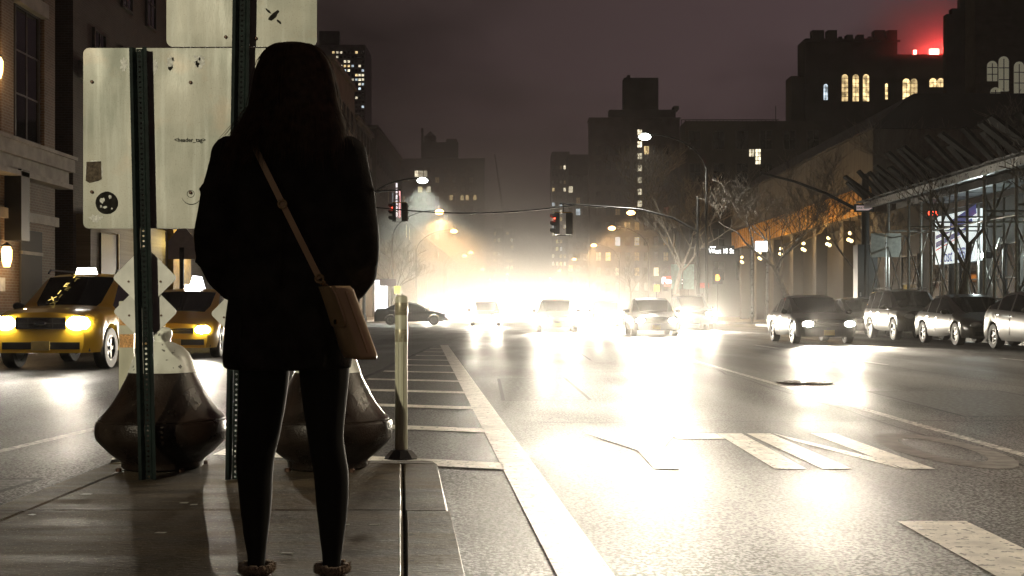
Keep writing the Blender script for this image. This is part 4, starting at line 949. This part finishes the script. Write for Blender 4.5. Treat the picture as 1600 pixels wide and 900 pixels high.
# ------------------------------------------------------------------ buildings
WM = {}
def win_mesh(w_, h_, mat, arched=False, bars=(1, 1)):
    key = (w_, h_, mat.name, arched, bars)
    if key in WM: return WM[key]
    m = MB(); fw = min(.09, w_*.1); 
    if arched:
        pts = [(-w_/2, 0), (w_/2, 0), (w_/2, h_-w_/2)]+[(w_/2*math.cos(R(a)), h_-w_/2+w_/2*math.sin(R(a))) for a in range(15, 180, 15)]+[(-w_/2, h_-w_/2)]
        m.prism(pts, -.03, .05, XZ, 1)
    else:
        m.box(-w_/2, w_/2, -.03, .05, 0, h_, 1)
        m.box(-w_/2-fw, -w_/2, -.08, .05, -fw, h_+fw, 0); m.box(w_/2, w_/2+fw, -.08, .05, -fw, h_+fw, 0); m.box(-w_/2, w_/2, -.08, .05, h_, h_+fw, 0); m.box(-w_/2, w_/2, -.1, .05, -fw, 0, 0)
    for i in range(1, bars[0]+1): m.box(-w_/2+w_*i/(bars[0]+1)-.03, -w_/2+w_*i/(bars[0]+1)+.03, -.05, -.031, 0, h_-(w_/4 if arched else 0), 0)
    for i in range(1, bars[1]+1): m.box(-w_/2, w_/2, -.053, -.0505, h_*i/(bars[1]+1)-.03, h_*i/(bars[1]+1)+.03, 0)
    WM[key] = m.mesh('window', [M_FRAME, mat]); return WM[key]
def bld(label, x0, x1, y0, y1, h, mat, cornice=True, group=None, name='building', z0=.15):
    t = thing(name, label, 'building', ((x0+x1)/2, y0, z0), 0, group); cx_ = (x0+x1)/2
    MB().box(x0-cx_, x1-cx_, 0, y1-y0, 0, h-z0).build('wall', mat, t)
    if cornice: MB().box(x0-cx_-.25, x1-cx_+.25, -.25, y1-y0+.25, h-z0+.002, h-z0+.35).build('cornice', mat, t)
    return t
def windows(t, face, a0, a1, z0, z1, da, dz, w_, h_, lit, seed=0, skip=0, off=0):
    # face 's': row along x at local y=0; 'e': along y on the east side (local x=off); 'w': west side
    rnd = random.Random(seed); z = z0
    while z < z1:
        a = a0
        while a < a1:
            r = rnd.random()
            mt = M_GLASS
            if r < lit: mt = rnd.choice((M_WINPALE, M_WINWARM, M_WINPALE, M_WINCOOL))
            elif r < lit*1.6: mt = M_WINDIM
            if rnd.random() >= skip:
                me = win_mesh(w_, h_, mt)
                if face == 's': ob('window', me, t, (a, -.02, z))
                elif face == 'e': ob('window', me, t, (off+.02, a, z), (0, 0, R(90)))
                else: ob('window', me, t, (off-.02, a, z), (0, 0, R(-90)))
            a += da
        z += dz
B_BRN = brick('brown_brick', (.30, .19, .11), (.24, .15, .085), (.36, .30, .22))
B_DRK = brick('dark_brick', (.12, .085, .06), (.09, .065, .045), (.14, .12, .1))
C_GREY = pm('grey_facade', (.13, .12, .11), .8, var=.3, scale=.4); C_DARK = pm('dark_facade', (.06, .055, .05), .8, var=.3, scale=.3)
C_TAN = pm('tan_facade', (.20, .17, .13), .8, var=.3, scale=.5); C_LIME = pm('limestone', (.38, .34, .27), .7, var=.25, scale=2)
FX = -14.9
# brick corner building at the left edge
L1 = bld('brown brick building with a stone ledge at the left edge', -40, FX, 18, 38.6, 21, B_BRN, False)
off = FX-(-40+FX)/2
led = MB().box(off, off+.55, 8, 20.9, 5.35, 5.75).box(off, off+.40, 8, 20.75, 4.95, 5.346).box(off, off+.5, 8, 20.85, 4.80, 4.946).build('ledge', C_LIME, L1)
MB().box(off, off+.62, 8, 20.97, 5.754, 5.86).build('ledge_cap', C_LIME, led)
MB().box(off, off+.12, 8, 20.65, 3.55, 3.85).build('band_course', C_LIME, L1)
for ya in (15.0, 18.2):
    MB().box(off, off+.32, ya-1.1, ya+1.1, 10.0, 10.45).build('lintel', C_LIME, L1)
    ob('window', win_mesh(1.7, 3.9, M_GLASS, False, (1, 2)), L1, (off+.02, ya, 6.05), (0, 0, R(90)))
    ob('window', win_mesh(1.7, 3.0, M_GLASS, False, (1, 2)), L1, (off+.02, ya, 11.2), (0, 0, R(90)))
    MB().box(off, off+.32, ya-1.1, ya+1.1, 14.5, 14.9).build('lintel', C_LIME, L1)
for ya in (13.4, 16.6, 19.75): MB().box(off, off+.16, ya-.42, ya+.42, 5.87, 20).build('pilaster', B_BRN, L1)
for ya in (15.4, 18.6):
    MB().box(off, off+.06, ya-.8, ya+.8, 0, 3.3).build('door', C_DARK, L1); MB().box(off, off+.1, ya-.8, ya+.8, 2.55, 2.65).build('transom', C_LIME, L1)
aw = MB().box(off, off+.5, 16.75, 17.35, 2.9, 5.0).build('banner_sign', M_BLACK, L1)
def wall_lamp(label, loc, st, en):
    t = thing('wall_lantern', label, 'lantern', loc)
    MB().box(0, .12, -.06, .06, -.12, .12).build('bracket', M_POLE, t)
    MB().lathe([(.09, -.3), (.14, -.1), (.15, .2), (.1, .3)], 10, (.26, 0, 0)).build('glass', em('lantern_glass', (1, .62, .25), st), t); MB().lathe([(.17, .3), (.03, .42)], 10, (.26, 0, 0)).build('cap', M_POLE, t)
    if en: lamp('lamp_light', 'POINT', (.62, 0, 0), en, (1, .66, .32), t, radius=.1)
wall_lamp('lower glowing lantern with board by the brick wall door', (FX, 34.3, 2.55), 5, 70)
wall_lamp('upper bright orange lantern at the left edge above the ledge', (FX, 33.7, 7.9), 9, 30)
brd = thing('notice_board', 'small pale board under the lower lantern on the brick wall', 'board', (FX+.02, 34.3, 1.75)); MB().box(0, .05, -.35, .35, -.2, .2).build('panel', M_ALU2, brd)
# dark building next along
L2 = bld('dark brick building behind the signs on the left', -40, FX-.3, 41.0, 70, 26, B_DRK, False); o2 = (FX-.3)-(-40+FX-.3)/2
windows(L2, 'e', 2.5, 28, 5.5, 24, 3.1, 3.6, 1.1, 1.9, .02, 5, 0, o2)
MB().box(o2, o2+.5, .3, 9.5, 0, 4.2).build('shutter_wall', pm('roller_shutter', (.11, .085, .055), .6, .2, bump=.8, bscale=6, stretch=(.01, .01, 2.2)), L2)
MB().box(o2, o2+.7, 9.7, 12.5, .0, 4.3).build('lit_recess', pm('yellow_wall', (.5, .36, .08), .6), L2)
dr = MB().box(o2+.5, o2+.56, 1.2, 2.9, 0, 3.6).build('door', M_BLACK, L2); MB().box(o2+.52, o2+.6, 2.95, 3.05, 0, 3.65).build('door_frame', pm('amber_frame', (.4, .25, .08), .4), L2)
MB().box(o2, o2+.5, .5, 1.4, 9.0, 9.6).build('air_conditioner', M_STEEL, L2)
def area_lamp(label, loc, en, col):
    t = thing('wall_light', label, 'wall light', loc)
    MB().box(0, .3, -.15, .15, 0, .1).build('bracket', M_POLE, t); MB().ell((.3, 0, -.08), (.12, .12, .1), 10, 6).build('bulb', em('bulb_yellow', (1, .7, .2), 10), t)
    lamp('lamp_light', 'POINT', (.5, 0, -.25), en, col, t)
area_lamp('small light over the yellow lit recess behind the signs', (FX+.42, 52, 4.2), 160, (1, .7, .2))
# receding left row beyond the crossing
G = 'buildings along the left side of the avenue'
T_SIGN = em('theatre_sign', (1, .4, .4), 3)
L3 = bld('tan building with slanting roof edge just right of the head', -45, FX, 98, 112, 21.6, C_TAN, True, G); windows(L3, 'e', 1.5, 13, 4, 20, 2.6, 3.3, 1.1, 1.8, .04, 11, 0, FX+.0-(-45+FX)/2); windows(L3, 's', 8, 15, 4, 20, 2.4, 3.3, 1.1, 1.8, .03, 12)
L4 = bld('lower tan building behind the right sleeve', -45, FX, 113, 126, 19.2, C_GREY, True, G); windows(L4, 'e', 1.5, 12, 4, 18, 2.6, 3.2, 1.1, 1.7, .05, 13, 0, FX-(-45+FX)/2)
L5 = bld('long low grey building in the mist on the left', -45, FX, 130, 158, 20.8, C_DARK, True, G); windows(L5, 'e', 1.5, 27, 4, 19.5, 2.6, 3.2, 1.1, 1.7, .06, 14, 0, FX-(-45+FX)/2)
vs = thing('neon_sign', 'vertical red and white neon sign on the misty left buildings', 'neon sign', (FX+.1, 150, 12.6))
MB().box(0, .9, -.08, .08, -.2, 4.6).build('blade', M_BLACK, vs)
for i in range(6): MB().box(.10, .28, -.11, -.085, .1+i*.74, .62+i*.74).build('letter', em('neon_white', (1, .9, .9), 2.5), vs)
MB().box(.5, .66, -.11, -.085, 0, 3.4).build('neon_tube', T_SIGN, vs)
L6b = bld('low shop block in the mist left of the street centre', -45, FX, 162, 330, 13, C_DARK, True, G); windows(L6b, 'e', 4, 160, 4, 12, 5.2, 3.4, 1.6, 1.8, .3, 15, .3, FX-(-45+FX)/2)
L6 = bld('tall dark building with rooftop water tank left of the street centre', -62, -11.6, 500, 512, 64, C_DARK, True, G)
cxl = (-62-11.6)/2
windows(L6, 's', -20, 22, 30, 62, 3.6, 4.0, 1.7, 2.3, .04, 21)
for px in (651, 658, 665): ob('window', win_mesh(1.5, 2.6, M_WINPALE), L6, (at(px, 0, 500).x-cxl, -.05, at(0, 277, 500).z))
for px in (705, 722, 730, 742): ob('window', win_mesh(1.2, 1.9, M_WINWARM), L6, (at(px, 0, 500).x-cxl, -.05, at(0, 313, 500).z))
def rb(t, x, y, parts_, mat=C_DARK, d=4.0):
    for n_, (px0, px1, py0, py1, Y) in parts_.items():
        a, b_ = at(px0, py1, Y), at(px1, py0, Y); MB().box(a.x-x, b_.x-x, .3, .3+d, a.z-.15, b_.z-.15).build(n_.rstrip('0123456789'), mat, t)
rb(L6, cxl, 500, {'bulkhead': (658, 716, 222, 246, 500), 'bulkhead1': (697, 714, 217, 221.8, 500), 'chimney': (658, 661, 200, 221.5, 500)})
wt = MB(); c_ = at(671, 222, 500); wt.lathe([(2.6, 0), (2.6, 3.2), (0.2, 5.4)], 14, (c_.x-cxl, 6, c_.z-.15)); wt.build('water_tank', C_DARK, L6)
rb(L6, cxl, 500, {'roof_box': (730, 757, 247, 262, 500)})
TW = bld('tall distant tower with many small lit windows behind the head', -150, at(571, 0, 700).x, 700, 730, at(0, 70, 700).z, C_GREY, False, G)
cxt = (-150+at(571, 0, 700).x)/2
rnd = random.Random(8)
for r_ in range(17):
    for px in (521, 527, 533, 539, 545, 551, 557, 562, 567):
        p_ = .75 if 2 < r_ < 9 else .35
        me = win_mesh(1.3, 1.3, rnd.choice((M_WINPALE, M_WINPALE, M_WINCOOL, M_WINWARM)) if rnd.random() < p_ else M_GLASS); ob('window', me, TW, (at(px, 0, 700).x-cxt, -.05, at(0, 84+r_*7.1, 700).z))
rb(TW, cxt, 700, {'bulkhead': (498, 530, 48, 69.5, 700)})
# far ahead
FT = bld('slim distant tower right of the street centre', at(862, 0, 800).x, at(890, 0, 800).x, 800, 830, at(0, 237, 800).z, C_GREY, False, 'far buildings ahead')
cf = (at(862, 0, 800).x+at(890, 0, 800).x)/2; windows(FT, 's', -5, 6, 30, 100, 2.6, 5, 1.5, 2.4, .25, 31)
F2 = bld('dark narrow building between the slim tower and the lit apartment block', at(888, 0, 420).x, at(922, 0, 420).x, 420, 440, at(0, 243, 420).z, C_DARK, True, 'far buildings ahead'); windows(F2, 's', -3, 4, 6, 50, 2.6, 4, 1.4, 2.2, .1, 32)
F3 = bld('distant low building in the haze at the end of the avenue', -14, 2, 900, 920, 62, C_GREY, False, 'far buildings ahead'); windows(F3, 's', -7, 8, 10, 60, 3.2, 5.2, 1.8, 2.4, .35, 33)
cr_ = thing('tower_crane', 'thin crane jib rising in the mist near the street centre', 'crane', at(787, 420, 600))
MB().tube([(0, 0, -20), (0, 0, 28)], .7, 4).build('mast', M_DARK, cr_); MB().tube([(1, 0, 20), (-4.5, 0, 58)], [.7, .3], 4).build('jib', M_DARK, cr_)
# right side
GR = 'buildings along the right side of the avenue'
RA = bld('dark apartment block with stepped roof and lit windows right of centre', 18.2, at(1062, 0, 277).x, 277, 283, at(0, 186, 277).z, C_GREY, True, GR); cra = (18.2+at(1062, 0, 277).x)/2
windows(RA, 's', -8.5, 9.5, 5, 40, 2.25, 3.55, 1.1, 1.9, .07, 41)
for i in range(7): ob('window', win_mesh(1.0, 1.4, M_WINPALE), RA, (at(999.5, 0, 277).x-cra, -.13, at(0, 213+i*18.5, 277).z))
rb(RA, cra, 277, {'bulkhead': (952, 1056, 171, 183.0, 277), 'bulkhead1': (975, 1029, 121, 170.8, 277), 'chimney': (1053, 1061, 165, 170.8, 277), 'chimney2': (980, 985, 117, 120.8, 277)})
RB = bld('long low dark building with rooftop fence on the right', 19, at(1300, 0, 130).x, 130, 134, at(0, 189, 130).z, C_DARK, False, GR); crb = (19+at(1300, 0, 130).x)/2
windows(RB, 's', -7, 8, 4, 19, 2.6, 3.6, 1.2, 2.0, .0, 43)
for px, py in ((1174, 247), (1184, 247), (1184, 259)): ob('window', win_mesh(.55, .8, M_WINPALE), RB, (at(px, 0, 130).x-crb, -.13, at(0, py, 130).z))
fn = thing('roof_fence', 'wire fence and thin antenna on the long dark roof', 'fence', (at(1065, 0, 140).x, 140, at(0, 189, 130).z))
for i in range(26): MB().tube([(i*.45, 0, 0), (i*.45, 0, 1.75)], .045, 4).build('paling', M_DARK, fn)
for z in (.9, 1.72): MB().tube([(0, -.05, z), (11.5, -.05, z)], .05, 4).build('rail', M_DARK, fn)
MB().tube([(11.2, .3, 0), (11.2, .3, 3.4)], .05, 5).build('antenna', M_DARK, fn); MB().tube([(11.2, .3, 1.8), (12.3, .3, 0)], .03, 4).build('stay', M_DARK, fn)
# castle-like armoury
YA = 150; AR = bld('castle-like building with battlements and tall lit arched windows', at(1258, 0, YA).x, at(1402, 0, YA).x, YA, YA+4, at(0, 60, YA).z, C_DARK, False, GR); car_ = (at(1258, 0, YA).x+at(1402, 0, YA).x)/2
rb(AR, car_, YA, {'wing': (1237, 1257.5, 118, 300, YA), 'wing1': (1402.5, 1486, 84, 300, YA)}, d=3.0)
for px0, px1, py in ((1269, 1288, 47), (1293, 1308, 47), (1311, 1316, 57), (1323, 1333, 54), (1340, 1350, 54), (1357, 1363, 57), (1366, 1383, 47), (1387, 1402, 47)):
    a, b_ = at(px0, 60, YA), at(px1, py, YA); MB().box(a.x-car_, b_.x-car_, .0, 1.2, a.z-.148, b_.z-.15).build('merlon', C_DARK, AR)
MB().box(at(1258, 0, YA).x-car_-.3, at(1402, 0, YA).x-car_+.3, -.3, 0, at(0, 66, YA).z-.15, at(0, 63, YA).z-.15).build('string_course', C_DARK, AR)
for px in (1320, 1337, 1353): ob('window', win_mesh(.75, 3.4, M_WINWARM, True, (1, 5)), AR, (at(px, 0, YA).x-car_, -.03, at(0, 160, YA).z))
for px in (1417, 1429): ob('window', win_mesh(.85, 3.0, M_WINWARM, True, (1, 4)), AR, (at(px, 0, YA).x-car_, .26, at(0, 161, YA).z))
for px in (1459, 1471): ob('window', win_mesh(.85, 1.1, M_WINWARM, True, (1, 1)), AR, (at(px, 0, YA).x-car_, .26, at(0, 137, YA).z))
ob('window', win_mesh(.5, 2.0, M_WINCOOL, True, (1, 3)), AR, (at(1290, 0, YA).x-car_, -.03, at(0, 158, YA).z)); ob('window', win_mesh(.3, 2.0, M_WINWARM, True, (0, 3)), AR, (at(1385, 0, YA).x-car_, -.03, at(0, 157, YA).z))
rs_ = thing('rooftop_sign', 'glowing red rooftop sign boxes beside the castle roof', 'sign', (at(1430, 0, YA+4).x, YA+4, at(0, 84, YA).z))
RED = em('red_sign', (1, .10, .08), 30)
MB().box(-.15, .2, 0, .3, .1, 1.35).build('sign_face', RED, rs_); MB().box(1.9, 3.1, 0, .3, .2, 1.5).build('sign_face', RED, rs_)
MB().box(-4, 4, .4, .5, 0, .2).build('frame', M_DARK, rs_)
for i in range(9): MB().tube([(-2.3+i*.8, -.3, 0), (-2.3+i*.8, -.3, .85)], .02, 4).build('rail_post', M_DARK, rs_)
lamp('lamp_light', 'POINT', (2.5, -.6, 1.0), 5000, (1, .06, .05), rs_, radius=.4)
RT = bld('tall dark tower with stepped parapet at the right edge', at(1479, 0, 128).x, at(1700, 0, 128).x, 128, 129, at(0, 22, 128).z, C_DARK, False, GR); crt = (at(1476, 0, 128).x+at(1700, 0, 128).x)/2
rb(RT, crt, 128, {'parapet': (1487, 1500, 12, 21.8, 128), 'parapet1': (1500.2, 1512, -3, 21.8, 128)}, d=.8)
RT2 = bld('dark building with faint arched windows above the shed at the right edge', at(1524, 0, 88).x, 60, 88, 90, 26, B_DRK, False, GR); c2 = (at(1524, 0, 88).x+60)/2
for px, py, hh in ((1550, 130, 1.5), (1568, 146, 2.6), (1592, 150, 2.4), (1555, 165, 1.2)): ob('window', win_mesh(.75, hh, em('faint_window', (.9, .85, .6), .12), True, (1, 2)), RT2, (at(px, 0, 88).x-c2, -.03, at(0, py, 88).z))
# concrete building with overhang and gold-lit fascia
FR = 19.2
R1 = bld('concrete building with gold lit overhang above dark shops', FR, 45, 63, 103, 10.6, pm('board_concrete', (.13, .11, .085), .75, var=.3, scale=.8, stretch=(6, 6, .4), bump=.2, bscale=20), False, GR, z0=6.2); c1 = (FR+45)/2
MB().prism([(FR-c1-.02, 4.45), (FR-c1-.02, 4.55), (FR-c1+2.2, 6.3), (45-c1, 6.3), (45-c1, 4.45)], .01, 39.9, XZ).build('roof', C_DARK, R1)
MB().box(FR-c1+2.4, 45-c1, .3, 39.7, -6.05, -.01).build('shop_wall', C_DARK, R1)
GOLD = pm('gold_fascia', (.62, .36, .09), .35, .5, var=.6, scale=30, bump=.6, bscale=40, stretch=(1, 1, .15))
for i in range(95): MB().box(FR-c1-.1-.05*(i % 2), FR-c1-.004, .2+i*.42, .2+i*.42+.38, .0, 1.45).build('fascia_panel', GOLD, R1)
for i in range(7): MB().box(FR-c1+.3, FR-c1+1.0, .5+i*6.2, 1.3+i*6.2, -6.05, -.004).build('column', C_DARK, R1)
for i, yy in enumerate((66.0, 70.5, 76.5, 83, 90, 97)):
    gl = thing('globe_lamp', 'cluster of glowing globes under the overhang, %s from the shed' % ('first', 'second', 'third', 'fourth', 'fifth', 'sixth')[i], 'lamp', (FR-.35, yy, 4.9), 0, 'globe lamps under the overhang')
    MB().tube([(0, 0, .6), (0, 0, 1.25)], .03, 6).build('stem', M_POLE, gl)
    for q, (a, b_, c) in enumerate(((0, 0, .35), (.0, .28, 0), (.0, -.25, -.1))): MB().ell((a, b_, c), (.11, .11, .11), 14, 9).build('globe', em('globe_glass', (1, .8, .45), 2.2), gl, smooth=80)
    lamp('lamp_light', 'POINT', (-.8, 0, .3), 260, (1, .58, .19), gl, radius=.2)
# post office building behind the shed
PO = bld('low post office building with lit front behind the sidewalk shed', FR, 48, 30, 62.5, 6.0, C_DARK, False, GR); cpo = (FR+48)/2
xo = FR-cpo
MB().box(xo-.05, xo, 2, 13.5, .1, 4.3).build('lit_shopfront', em('shopfront_glow', (.85, 1, .78), .28), PO)
for i in range(8): MB().box(xo-.13, xo-.052, 2+i*1.62, 2.14+i*1.62, 0, 4.3).build('mullion', M_STEEL, PO)
for z in (2.9, 4.3): MB().box(xo-.128, xo-.054, 2.02, 13.4, z, z+.12).build('transom', M_STEEL, PO)
for yy in (16, 19.5, 23, 27): ob('window', win_mesh(2.2, 2.6, M_GLASS, False, (1, 1)), PO, (xo-.02, yy, .8), (0, 0, R(-90)))
ps = thing('post_office_sign', 'white lit sign with blue stripes and italic lettering behind the scaffold', 'sign', (FR-.35, 50.2, 3.0))
MB().box(-.05, .2, -2.4, 2.4, 0, 2.1).build('panel', em('sign_white', (.82, .95, .95), .75), ps)
BLU = em('sign_blue', (.03, .07, .35), .25)
def west(u, v, d): return (d, -u, v)
for a0, a1, b0, b1, mt in ((-2.3, 1.4, .98, 1.22, BLU), (-2.3, 1.9, 1.35, 1.52, BLU), (-2.3, .9, .84, .90, em('sign_redline', (.8, .05, .05), .4)), (-.6, 2.3, 1.62, 2.05, BLU)):
    MB().prism([(a0, b0-.25), (a1, b0+.28), (a1-.1, b1+.22), (a0, b1-.25)], -.06, -.052, west, ).build('stripe', mt, ps)
text('lettering', 'Post Office', BLU, ps, (-.065, -.0, .30), (R(90), 0, R(-90)), .78, .004, shear=.25)
fl_ = thing('flood_light', 'glaring white work light under the sidewalk shed', 'work light', (FR-.9, at(1545, 0, 45.6).x and 45.6, 3.1))
MB().box(-.15, .15, -.1, .1, -.12, .12).build('housing', M_POLE, fl_); MB().ell((-.17, 0, 0), (.04, .11, .11), 12, 8).build('lens', em('flood_lens', (.9, 1, 1), 60), fl_); MB().tube([(0, 0, .1), (0, 0, 2.1)], .02, 5).build('stem', M_POLE, fl_)
lamp('lamp_light', 'POINT', (-.35, 0, 0), 250, (.85, 1, .97), fl_, radius=.1)
led_ = thing('led_sign', 'small red led sign with digits under the shed roof', 'led sign', at(1457, 339, 50))
MB().box(-.22, .24, 0, .12, -.02, .32).build('housing', M_BLACK, led_); text('lettering', '00A', em('led_red', (1, .07, .03), 7), led_, (.01, -.012, .15), (R(90), 0, 0), .24, .003)
# sidewalk shed of steel pipes and planks
SH = thing('sidewalk_shed', 'steel pipe sidewalk shed with planked roof over the right pavement', 'scaffold', (15.0, 28, .15))
yy = 0; i = 0; M_PIPE = pm('scaffold_pipe', (.30, .29, .27), .4, .8, var=.3, scale=12)
while yy <= 21.5:
    for x in (0, 1.3, 3.6): MB().tube([(x, yy, 0), (x, yy, 5.1)], .055, 8).build('post', M_PIPE, SH); MB().box(x-.15, x+.15, yy-.15, yy+.15, 0, .03).build('base_plate', M_STEEL, SH)
    MB().tube([(0, yy+.1, 4.0), (3.7, yy+.1, 4.0)], .035, 6).build('ledger', M_PIPE, SH)
    if yy < 20:
        for x in (-.08, 3.52):
            MB().tube([(x, yy, .8), (x, yy+2.4, 3.6)], .025, 6).build('brace', M_PIPE, SH); MB().tube([(x-.05, yy+2.4, .8), (x-.05, yy, 3.6)], .025, 6).build('brace', M_PIPE, SH)
        for z in (1.2, 3.7): MB().tube([(.08, yy, z), (.08, yy+2.4, z)], .03, 6).build('rail', M_PIPE, SH)
    yy += 2.4
for x in (-.1, 1.3, 3.6): MB().box(x-.08, x+.08, -.5, 22, 5.1, 5.35).build('beam', M_STEEL if x < 0 else M_DARK, SH)
for i in range(38): MB().box(-.4, 4.0, -.5+i*.6, .05+i*.6, 5.36+.006*(i % 3), 5.42+.006*(i % 3)).build('plank', pm('shed_plank', (.05, .055, .06), .6, var=.3), SH)
rp = random.Random(17)
for i in range(24):
    M = Matrix.Translation((-.3, -.4+i*.92, 5.38)) @ Matrix.Rotation(R(-48+rp.uniform(-6, 6)), 4, 'Y'); hl_ = rp.uniform(.9, 1.7)
    MB().box(-.05, .05, 0, rp.uniform(.28, .5), 0, hl_, M=M).build('parapet_board', pm('parapet_board', (.012, .011, .010), .9, var=.4, spec=.05), SH)

# ------------------------------------------------------------------ bare trees
def tree(label, x, y, h, spread, seed, lean=(0, 0), levels=5, mat=None, tr=.16, first=.33):
    rnd = random.Random(seed); t = thing('bare_tree', label, 'tree', (x, y, .1)); trunk, crown = MB(), MB()
    def grow(p, d, ln, r, lv):
        pts = [p]; rr = [r]; n = 4 if lv > 1 else 3
        for i in range(n):
            d = (d+Vector((rnd.gauss(0, .13), rnd.gauss(0, .13), rnd.gauss(0, .09)+.03))).normalized(); pts.append(pts[-1]+d*ln/n); rr.append(r*(1-.45*(i+1)/n))
        (trunk if lv == levels else crown).tube(pts, rr, 8 if lv == levels else (5 if lv > 2 else 3), cap=lv == levels)
        if lv == 0: return
        for b in range(rnd.choice((3, 4, 4)) if lv > 1 else 3):
            f = rnd.uniform(.45, 1.0) if lv < levels else rnd.uniform(.7, 1.0); k = min(n-1, int(f*n)); q = pts[k].lerp(pts[k+1], f*n-k) if k < n else pts[-1]
            sd = Vector((rnd.gauss(0, 1)*spread, rnd.gauss(0, 1)*spread, rnd.uniform(-.1, .5))); nd = (d*.75+sd.normalized()*.75+Vector((0, 0, .15))).normalized()
            grow(q, nd, ln*rnd.uniform(.58, .82), max(.011, rr[k]*.64), lv-1)
    grow(Vector((0, 0, 0)), Vector((*lean, 1)).normalized(), h*first, tr, levels)
    m_ = mat or pm('bark', (.13, .11, .085), .8, var=.4, scale=8, bump=.3)
    trunk.build('trunk', m_, t, smooth=60); crown.build('crown', m_, t, smooth=60)
tree('large bare tree lit from above beside the white street lamp', at(1058, 0, 79).x, 79, 13.5, 1.2, 3, (-.1, 0), levels=6, tr=.2, mat=pm('lamplit_bark', (.22, .19, .15), .75, var=.4, scale=8))  # bark colour lightened to stand in for the white lamp's light
tree('bare tree in front of the gold lit overhang', 16.0, 66, 11.5, 1.2, 5, (-.14, -.05), levels=6, tr=.2)
tree('bare tree standing before the post office sign', 15.7, 41.3, 10.5, 1.0, 8, (.02, -.05), tr=.17)
tree('bare tree overhanging from the right edge', 17.0, 33.0, 10.5, 1.1, 14, (-.1, .1), tr=.18)
tree('small bare tree at the left corner right of the sleeve', at(612, 0, 92).x, 92, 7.5, 1.0, 9, (.06, 0), tr=.13)
tree('bare tree behind the large one on the right pavement', at(985, 0, 112).x, 112, 8, 1.0, 21, (0, 0), 4, tr=.14)
tree('yellow lit bare tree under the third right lamp', at(918, 0, 146).x, 146, 9, 1.0, 22, (0, 0), 4, tr=.14)
tree('bare tree with low crown in front of the castle building', 17.2, 57.0, 9.0, 1.0, 27, (-.05, .0), tr=.15)

# ------------------------------------------------------------------ the air
HZ_D = .00012
hz = MB().box(-260, 260, -40, 980, -1, 210)
hm = bpy.data.materials.new('haze'); hm.use_nodes = True; hn = hm.node_tree; hn.nodes.clear()
ho = hn.nodes.new('ShaderNodeOutputMaterial'); hv = hn.nodes.new('ShaderNodeVolumePrincipled')
hv.inputs['Color'].default_value = (.9, .85, .8, 1); hv.inputs['Density'].default_value = HZ_D; hv.inputs['Anisotropy'].default_value = .55
hn.links.new(hv.outputs[0], ho.inputs['Volume'])
h_ = hz.build('haze', hm); tag(h_, kind='stuff')

# drifting street steam beyond the crossing, thicker near the ground; last two volumes added for glow
def steam(name, label, x0, x1, y0, y1, z0, z1, peak, seed):
    m = bpy.data.materials.new(name); m.use_nodes = True; n = m.node_tree; n.nodes.clear(); L = n.links.new
    o = n.nodes.new('ShaderNodeOutputMaterial'); v = n.nodes.new('ShaderNodeVolumePrincipled')
    v.inputs['Color'].default_value = (.95, .93, .90, 1); v.inputs['Anisotropy'].default_value = .5
    t = n.nodes.new('ShaderNodeTexCoord'); mp = n.nodes.new('ShaderNodeMapping'); mp.inputs['Location'].default_value = (-1, -1, -.25); mp.inputs['Scale'].default_value = (2, 2, 1.25)
    g = n.nodes.new('ShaderNodeTexGradient'); g.gradient_type = 'SPHERICAL'; L(t.outputs['Generated'], mp.inputs[0]); L(mp.outputs[0], g.inputs[0])
    a = n.nodes.new('ShaderNodeTexNoise'); a.inputs['Scale'].default_value = .09; a.inputs['Detail'].default_value = 3; L(t.outputs['Object'], a.inputs['Vector'])
    r = n.nodes.new('ShaderNodeMapRange'); r.inputs[1].default_value = .3; r.inputs[2].default_value = .7; r.inputs[3].default_value = .25; L(a.outputs[0], r.inputs[0])
    k = n.nodes.new('ShaderNodeMath'); k.operation = 'MULTIPLY'; L(g.outputs[1], k.inputs[0]); L(r.outputs[0], k.inputs[1])
    k2 = n.nodes.new('ShaderNodeMath'); k2.operation = 'MULTIPLY'; k2.inputs[1].default_value = peak; L(k.outputs[0], k2.inputs[0]); L(k2.outputs[0], v.inputs['Density'])
    L(v.outputs[0], o.inputs['Volume'])
    b = MB().box(x0, x1, y0, y1, z0, z1).build(name, m); tag(b, kind='stuff'); m.cycles.volume_step_rate = 1.0
    return b
steam('steam', '', -30, 24, 70, 230, .1, 28, .028, 1)
steam('steam', '', -15, 8, 73, 112, .08, 15, .05, 2)
steam('steam', '', -13, 20, 23, 152, .06, 5.5, .015, 3)  # low layer added so the headlights bloom and wash out the cars
steam('steam', '', 40, 72, 140, 166, 30, 46, .03, 4)  # rooftop plume added to carry the red sign's glow
